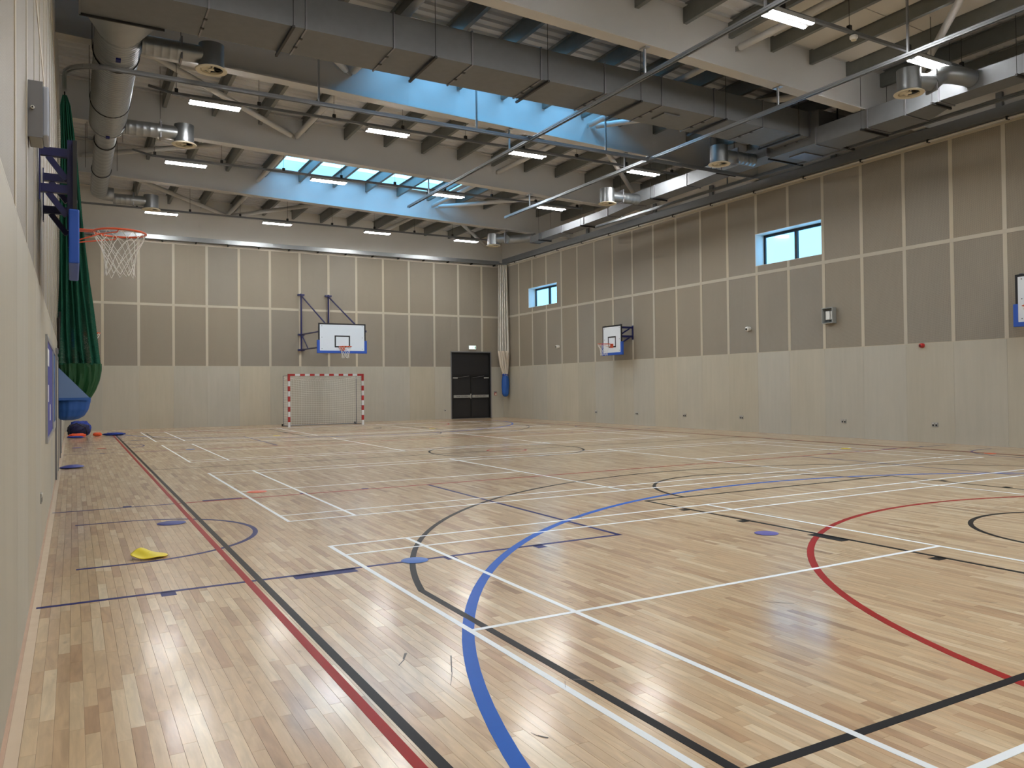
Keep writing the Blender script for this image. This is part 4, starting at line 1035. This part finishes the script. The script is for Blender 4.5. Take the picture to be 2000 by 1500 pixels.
# ================================================================== WALL FITTINGS
t = thing('exit_sign', 'small lit emergency exit sign above the black door', 'exit sign', (16.53, YB - .012, 3.29))
MB().box(16.34, 16.72, YB - .075, YB - .012, 3.29, 3.47).build('sign_case', M_WHITE, t, bevel=.008)
MB().box(16.355, 16.705, YB - .079, YB - .075, 3.305, 3.455).build('sign_face', M_EXIT, t)
mb = MB(); yy = YB - .0805
def sq(x0, x1, z0, z1): mb.box(x0, x1, yy, yy + .0015, z0, z1)
sq(16.64, 16.69, 3.32, 3.44); sq(16.52, 16.56, 3.37, 3.41); sq(16.545, 16.575, 3.42, 3.445); sq(16.56, 16.60, 3.355, 3.37); sq(16.50, 16.52, 3.32, 3.36); sq(16.44, 16.49, 3.375, 3.385)
mb.build('running_figure_symbol', M_EXITG, t)
SOCK = [(26.211, 'nearest the back corner'), (23.551, 'second from the back corner'), (20.906, 'third from the back corner'), (18.242, 'fourth from the back corner'), (14.432, 'below the caged box'), (11.803, 'nearest the viewer, below the red beacon')]
def socket(name, label, M, w, h, group, parts=True):
    t = thing(name, label, 'socket', tuple(M.translation), group)
    MB(M).box(0, .012, -w / 2, w / 2, -h / 2, h / 2).build('face_plate', M_CHROME, t, bevel=.003)
    for s in ((-1, 1) if w > .12 else (0,)):
        o = MB(M).box(.012, .014, s * w / 4 - .02, s * w / 4 + .02, -.035, .005).build('outlet', M_BLACK, t)
        MB(M).box(.012, .018, s * w / 4 - .012, s * w / 4 + .012, .02, .038).build('switch', M_WHITE, t)
    return t
for y, lb in SOCK: socket('power_socket', 'chrome double power socket low on the right wall, ' + lb, frame_matrix((XR - .016, y, .447), (-1, 0, 0)),   .165, .11, 'chrome sockets along the right wall')
socket('power_socket', 'chrome power socket low on the back wall left of the black door', frame_matrix((15.10, YB - .016, .43), (0, -1, 0)), .10, .10, None)
socket('power_socket', 'chrome power socket low on the left wall beside the purple board', frame_matrix((XL + .016, 8.59, .50), (1, 0, 0)), .15, .095, None)
t = thing('call_point', 'small dark fire call point on the back wall right of the black door', 'call point', (17.76, YB - .016, 1.08))
MB().box(17.70, 17.81, YB - .06, YB - .016, 1.08, 1.21).build('case', M_RED, t, bevel=.006); MB().box(17.715, 17.795, YB - .064, YB - .06, 1.095, 1.175).build('glass_square', M_CREAM, t); MB().box(17.69, 17.82, YB - .05, YB - .016, 1.23, 1.27).build('name_plate', M_GREYTRIM, t)
for (y, z, lb) in ((17.84, 3.20, 'white dome camera on the right wall below the larger window'), (28.97, 3.20, 'white dome camera on the right wall near the far corner')):
    t = thing('security_camera', lb, 'camera', (XR - .012, y, z), 'white wall cameras')
    M = frame_matrix((XR - .012, y, z), (-1, 0, 0))
    MB(M).tube([(0, 0, 0), (.03, 0, 0)], .065, 20).build('base', M_WHITE, t, smooth=True)
    MB(M).tube([(.03, 0, 0), (.09, 0, -.005), (.13, 0, -.012), (.15, 0, -.016)], [.06, .075, .068, .04], 20).build('eyeball_housing', M_WHITE, t, smooth=True)
    MB(M).tube([(.148, .0, -.016), (.158, 0, -.018)], .036, 16).build('lens', M_BLACK, t, smooth=True)
t = thing('caged_access_point', 'grey open box holding a white device on the right wall below the large window', 'equipment box', (XR - .006, 14.80, 3.14))
y0, y1, z0, z1, dp = 14.63, 14.99, 3.14, 3.57, .16; xw = XR - .0065
mb = MB(); mb.box(xw - dp, xw, y0, y0 + .02, z0, z1); mb.box(xw - dp, xw, y1 - .02, y1, z0, z1); mb.box(xw - dp, xw, y0 + .02, y1 - .02, z0, z0 + .02); mb.box(xw - dp, xw, y0 + .02, y1 - .02, z1 - .02, z1); mb.box(xw - .008, xw, y0 + .02, y1 - .02, z0 + .02, z1 - .02)
mb.build('box_shell', M_GREYBOX, t); MB().box(xw - .10, xw - .008, y0 + .06, y1 - .08, z0 + .10, z1 - .09).build('white_device', M_WHITE, t, bevel=.01)
MB().tube([(xw - .11, 14.75, z1 - .08), (xw - .12, 14.74, 3.36), (xw - .09, 14.77, z0 + .04)], .006, 6).build('cable', M_BLACK, t, smooth=True)
t = thing('alarm_beacon', 'round red alarm sounder on the right wall just under the acoustic panels', 'alarm', (XR - .012, 12.09, 2.39))
M = frame_matrix((XR - .016, 12.09, 2.39), (-1, 0, 0)); MB(M).tube([(0, 0, 0), (.03, 0, 0), (.09, 0, 0), (.105, 0, 0)], [.06, .06, .048, .03], 20).build('sounder', M_RED, t, smooth=True); MB(M).tube([(.105, 0, 0), (.112, 0, 0)], .02, 12).build('grille', M_BLACK, t)
# grey speaker/equipment box on the left wall
t = thing('equipment_box', 'grey wall box with clear front high on the left wall near the viewer', 'equipment box', (XL, 6.58, 3.25))
xa = XL + .012; MB().box(xa, XL + .095, 6.42, 6.74, 3.25, 3.62).build('box_body', M_GREYBOX, t, bevel=.01)
MB().box(XL + .0955, XL + .135, 6.43, 6.73, 3.26, 3.61).build('clear_cover', M_CLEAR, t, bevel=.01)
MB().box(xa, XL + .10, 6.405, 6.42, 3.24, 3.63).build('side_rim', M_GREYTRIM, t)
MB().tube([(XL + .04, 6.405, 3.44), (XL + .04, 6.385, 3.437), (XL + .04, 6.375, 3.437)], [.010, .013, .010], 14).build('knob', M_WHITE, t, smooth=True); MB().tube([(XL + .04, 6.375, 3.437), (XL + .04, 6.372, 3.437)], .006, 10).build('knob_hole', M_BLACK, t)
# notice boards on the left wall
xw = XL + .016
t = thing('notice_board', 'purple felt notice board with white sheets on the left wall', 'notice board', (xw, 11.5, .9), 'notice boards on the left wall')
MB().box(xw, xw + .012, 10.18, 13.0, .96, 2.06).build('felt_panel', M_FELT, t)
mb = MB(); mb.box(xw, xw + .022, 10.13, 10.18, .91, 2.11); mb.box(xw, xw + .022, 13.0, 13.05, .91, 2.11); mb.box(xw, xw + .022, 10.18, 13.0, .91, .96); mb.box(xw, xw + .022, 10.18, 13.0, 2.06, 2.11); mb.build('frame', M_ALU, t)
for (y, z, w, h) in ((10.5, 1.78, .7, .2), (10.3, 1.56, .22, .12), (10.75, 1.36, .3, .2), (11.5, 1.12, .3, .2)): MB().box(xw + .012, xw + .0135, y, y + w, z, z + h).build('paper_sheet', M_PAPER, t)
t = thing('notice_board', 'blue felt notice board next to the purple one on the left wall', 'notice board', (xw, 14.1, .9), 'notice boards on the left wall')
MB().box(xw, xw + .012, 13.22, 14.9, 1.02, 2.06).build('felt_panel', M_FELTB, t)
mb = MB(); mb.box(xw, xw + .022, 13.17, 13.22, .91, 2.11); mb.box(xw, xw + .022, 14.9, 14.95, .91, 2.11); mb.box(xw, xw + .022, 13.22, 14.9, .91, 1.02); mb.box(xw, xw + .022, 13.22, 14.9, 2.06, 2.11); mb.build('frame', M_ALU, t)
# doors in the left wall beyond the boards
def leaf_door(n_, label, y0, y1, col):
    d = structure('door_%d' % n_, label, (XL, (y0 + y1) / 2, 0))
    mb = MB(); mb.box(XL, XL + .045, y0, y0 + .06, 0, 2.12); mb.box(XL, XL + .045, y1 - .06, y1, 0, 2.12); mb.box(XL, XL + .045, y0 + .06, y1 - .06, 2.06, 2.12); mb.build('door_frame', M_GREYTRIM, d)
    lf = MB().box(XL, XL + .034, y0 + .06, y1 - .06, .01, 2.06).build('door_leaf', col, d)
    MB().box(XL + .034, XL + .038, y0 + .2, y0 + .45, 1.0, 1.85).build('vision_panel', M_BLACK_SAT, lf)
    MB().box(XL + .034, XL + .044, y0 + .12, y0 + .2, .9, 1.2).build('handle', M_CHROME, lf)
leaf_door(2, 'pale door with grey frame in the left wall just past the notice boards', 15.5, 17.3, M_PLY)
leaf_door(3, 'pale door in the left wall beyond the green curtain', 20.6, 22.2, M_PLY)
# wall-mounted black bracket (folded post) above the door
t = thing('folding_bracket', 'black V-shaped folding bracket on the left wall above the boards', 'bracket', (XL + .016, 16.6, 2.2))
MB().bar((XL + .06, 15.55, 2.72), (XL + .06, 16.1, 2.24), .03, .035).build('arm', M_BLACK, t); MB().bar((XL + .06, 17.7, 3.0), (XL + .06, 16.1, 2.24), .035, .05).build('arm', M_BLACK, t)
MB().box(XL + .018, XL + .06, 16.0, 16.2, 2.14, 2.24).build('pivot_plate', M_GREYTRIM, t)

# ================================================================== THINGS ON THE FLOOR
def spot(label, x, y, col, r=.116, group='rubber marker spots on the floor'):
    o = MB().lathe((x, y), [(r - .004, .0022), (r, .004), (r - .004, .0062), (.002, .0066)], 36, caps=False)
    o = o.build('marker_spot', M_MK[col], None, smooth=True)
    # put the origin under the disc
    for v in o.data.vertices: v.co.x -= x; v.co.y -= y
    o.location = (x, y, 0); return tag(o, label, 'floor marker', group)
spot('blue rubber marker spot on the black curved line', 2.533, 6.385, 'blue')
spot('navy rubber marker spot inside the small blue semicircle', .95, 9.655, 'navy', .15)
spot('purple rubber marker spot left of the red arc', 5.946, 5.644, 'purple')
spot('orange rubber marker spot inside the second badminton court', 2.30, 11.90, 'orange', .14)
spot('blue rubber marker spot inside the third badminton court', 2.548, 21.41, 'blue')
spot('red rubber marker spot far off beside the left wall line', .637, 23.31, 'red')
spot('dull purple rubber marker spot far off against the left wall', .087, 23.95, 'purple')
spot('yellow rubber marker spot in front of the striped goal', 5.65, 26.0, 'yellow')
spot('yellow rubber marker spot right of the goal on the far court', 11.32, 26.7, 'yellow')
spot('dark grey rubber marker spot just right of the goal', 9.82, 28.5, 'grey')
spot('green rubber marker spot far off by the right wall', 16.63, 23.84, 'green')
spot('yellow rubber marker spot on the far right near the wall', 15.19, 12.0, 'yellow')
spot('orange rubber marker spot near the right edge by the wall', 16.35, 9.41, 'orange')
# buckled yellow spot lying half folded
mb = MB(); n = 40; m = 8; vs = []; fs = []
def wav(x, y): return .006 + .062 * math.exp(-((x + .015 + .25 * y) / .085) ** 2) * (.25 + .75 * (y + .15) / .30) + .03 * max(0, (-x - .06) / .09) ** 1.5
for j in range(m + 1):
    for k in range(n):
        a = 2 * PI * k / n; r = .15 * j / m; x, y = r * math.cos(a), r * math.sin(a); vs.append((x, y, wav(x, y)))
for j in range(m):
    for k in range(n): fs.append((j * n + k, j * n + (k + 1) % n, (j + 1) * n + (k + 1) % n, (j + 1) * n + k))
mb.add(vs, fs); o = mb.build('marker_spot', M_MK['yellow'], None, smooth=True); o.location = (.585, 7.80, 0); o.rotation_euler = (0, 0, .12)
so = o.modifiers.new('thickness', 'SOLIDIFY'); so.thickness = .004
tag(o, 'bright yellow buckled rubber marker spot lying on the blue line', 'floor marker', 'rubber marker spots on the floor')
# grey-blue disc propped at the left wall
o = MB().lathe((0, 0), [(.20, .0), (.215, .006), (.20, .02), (.10, .045), (.002, .05)], 36).build('marker_spot', M_MK['navy'], None, smooth=True); o.location = (-.02, 17.75, .012); o.rotation_euler = (0, -.03, 0)
tag(o, 'low domed navy rubber disc by the left wall under the curtain', 'floor marker', 'rubber marker spots on the floor')
# kit bag and bibs in the far left corner
def lump(cx, cy, rx, ry, rz, seed, n=44, m=22, rough=.12):
    """crumpled cloth heap resting on the floor"""
    rg = random.Random(seed); wv = [(rg.uniform(2, 12), rg.uniform(2, 12), rg.uniform(0, 6.28), rg.uniform(.3, 1)) for _ in range(9)]; vs = []
    def wob(a, b): return sum(A * math.sin(round(f) * a + g * b + p) for f, g, p, A in wv) / 3.0
    for j in range(m + 1):
        b = PI * j / m; sb = max(0.0, math.sin(b)) ** .6
        for k in range(n):
            a = 2 * PI * k / n; w = 1 + rough * wob(a, b) * (1 if 0 < j < m else 0)
            z = rz * (1 + math.cos(b)) * .5 * (1 + rough * 1.2 * wob(a + 1.3, b * 1.7) * sb)
            vs.append((cx + rx * sb * math.cos(a) * w, cy + ry * sb * math.sin(a) * w, max(.004, z)))
    fs = [(j * n + k, (j + 1) * n + k, (j + 1) * n + (k + 1) % n, j * n + (k + 1) % n) for j in range(m) for k in range(n)]
    return MB().add(vs, fs)
t = thing('kit_bag', 'blue sports kit bag slumped on the floor in the far left corner', 'bag', (.14, 29.8, 0))
lump(.16, 29.95, .33, .36, .44, 3, rough=.06).build('bag_body', M_FABRIC_NAVY, t, smooth=True)
lump(.20, 30.05, .32, .30, .50, 5, rough=.10).build('bag_top', M_FABRIC_BLUE, t, smooth=True)
MB().tube([(-.10, 29.55, .05), (-.12, 29.5, .35), (.1, 29.5, .46), (.36, 29.58, .30), (.40, 29.62, .08)], .016, 6).build('strap', M_BLACK, t, smooth=True)
o = lump(.12, 29.36, .24, .12, .13, 9, rough=.15).build('folded_bib', M_FABRIC_ORANGE, None, smooth=True); tag(o, 'red-orange bib spilling in front of the kit bag', 'bib', 'training bibs beside the bag')
o = lump(.70, 29.85, .13, .14, .12, 11, rough=.15).build('folded_bib', M_FABRIC_ORANGE, None, smooth=True); tag(o, 'bright orange bib lying just right of the kit bag', 'bib', 'training bibs beside the bag')
o = lump(1.2, 29.95, .32, .14, .09, 13, rough=.18).build('folded_bib', M_FABRIC_BLUE, None, smooth=True); tag(o, 'blue bib lying on the floor furthest right of the kit bag', 'bib', 'training bibs beside the bag')
o = lump(.06, 29.10, .22, .10, .06, 17, rough=.18).build('folded_bib', M_FABRIC_BLUE, None, smooth=True); tag(o, 'flat blue bib in front of the kit bag', 'bib', 'training bibs beside the bag')
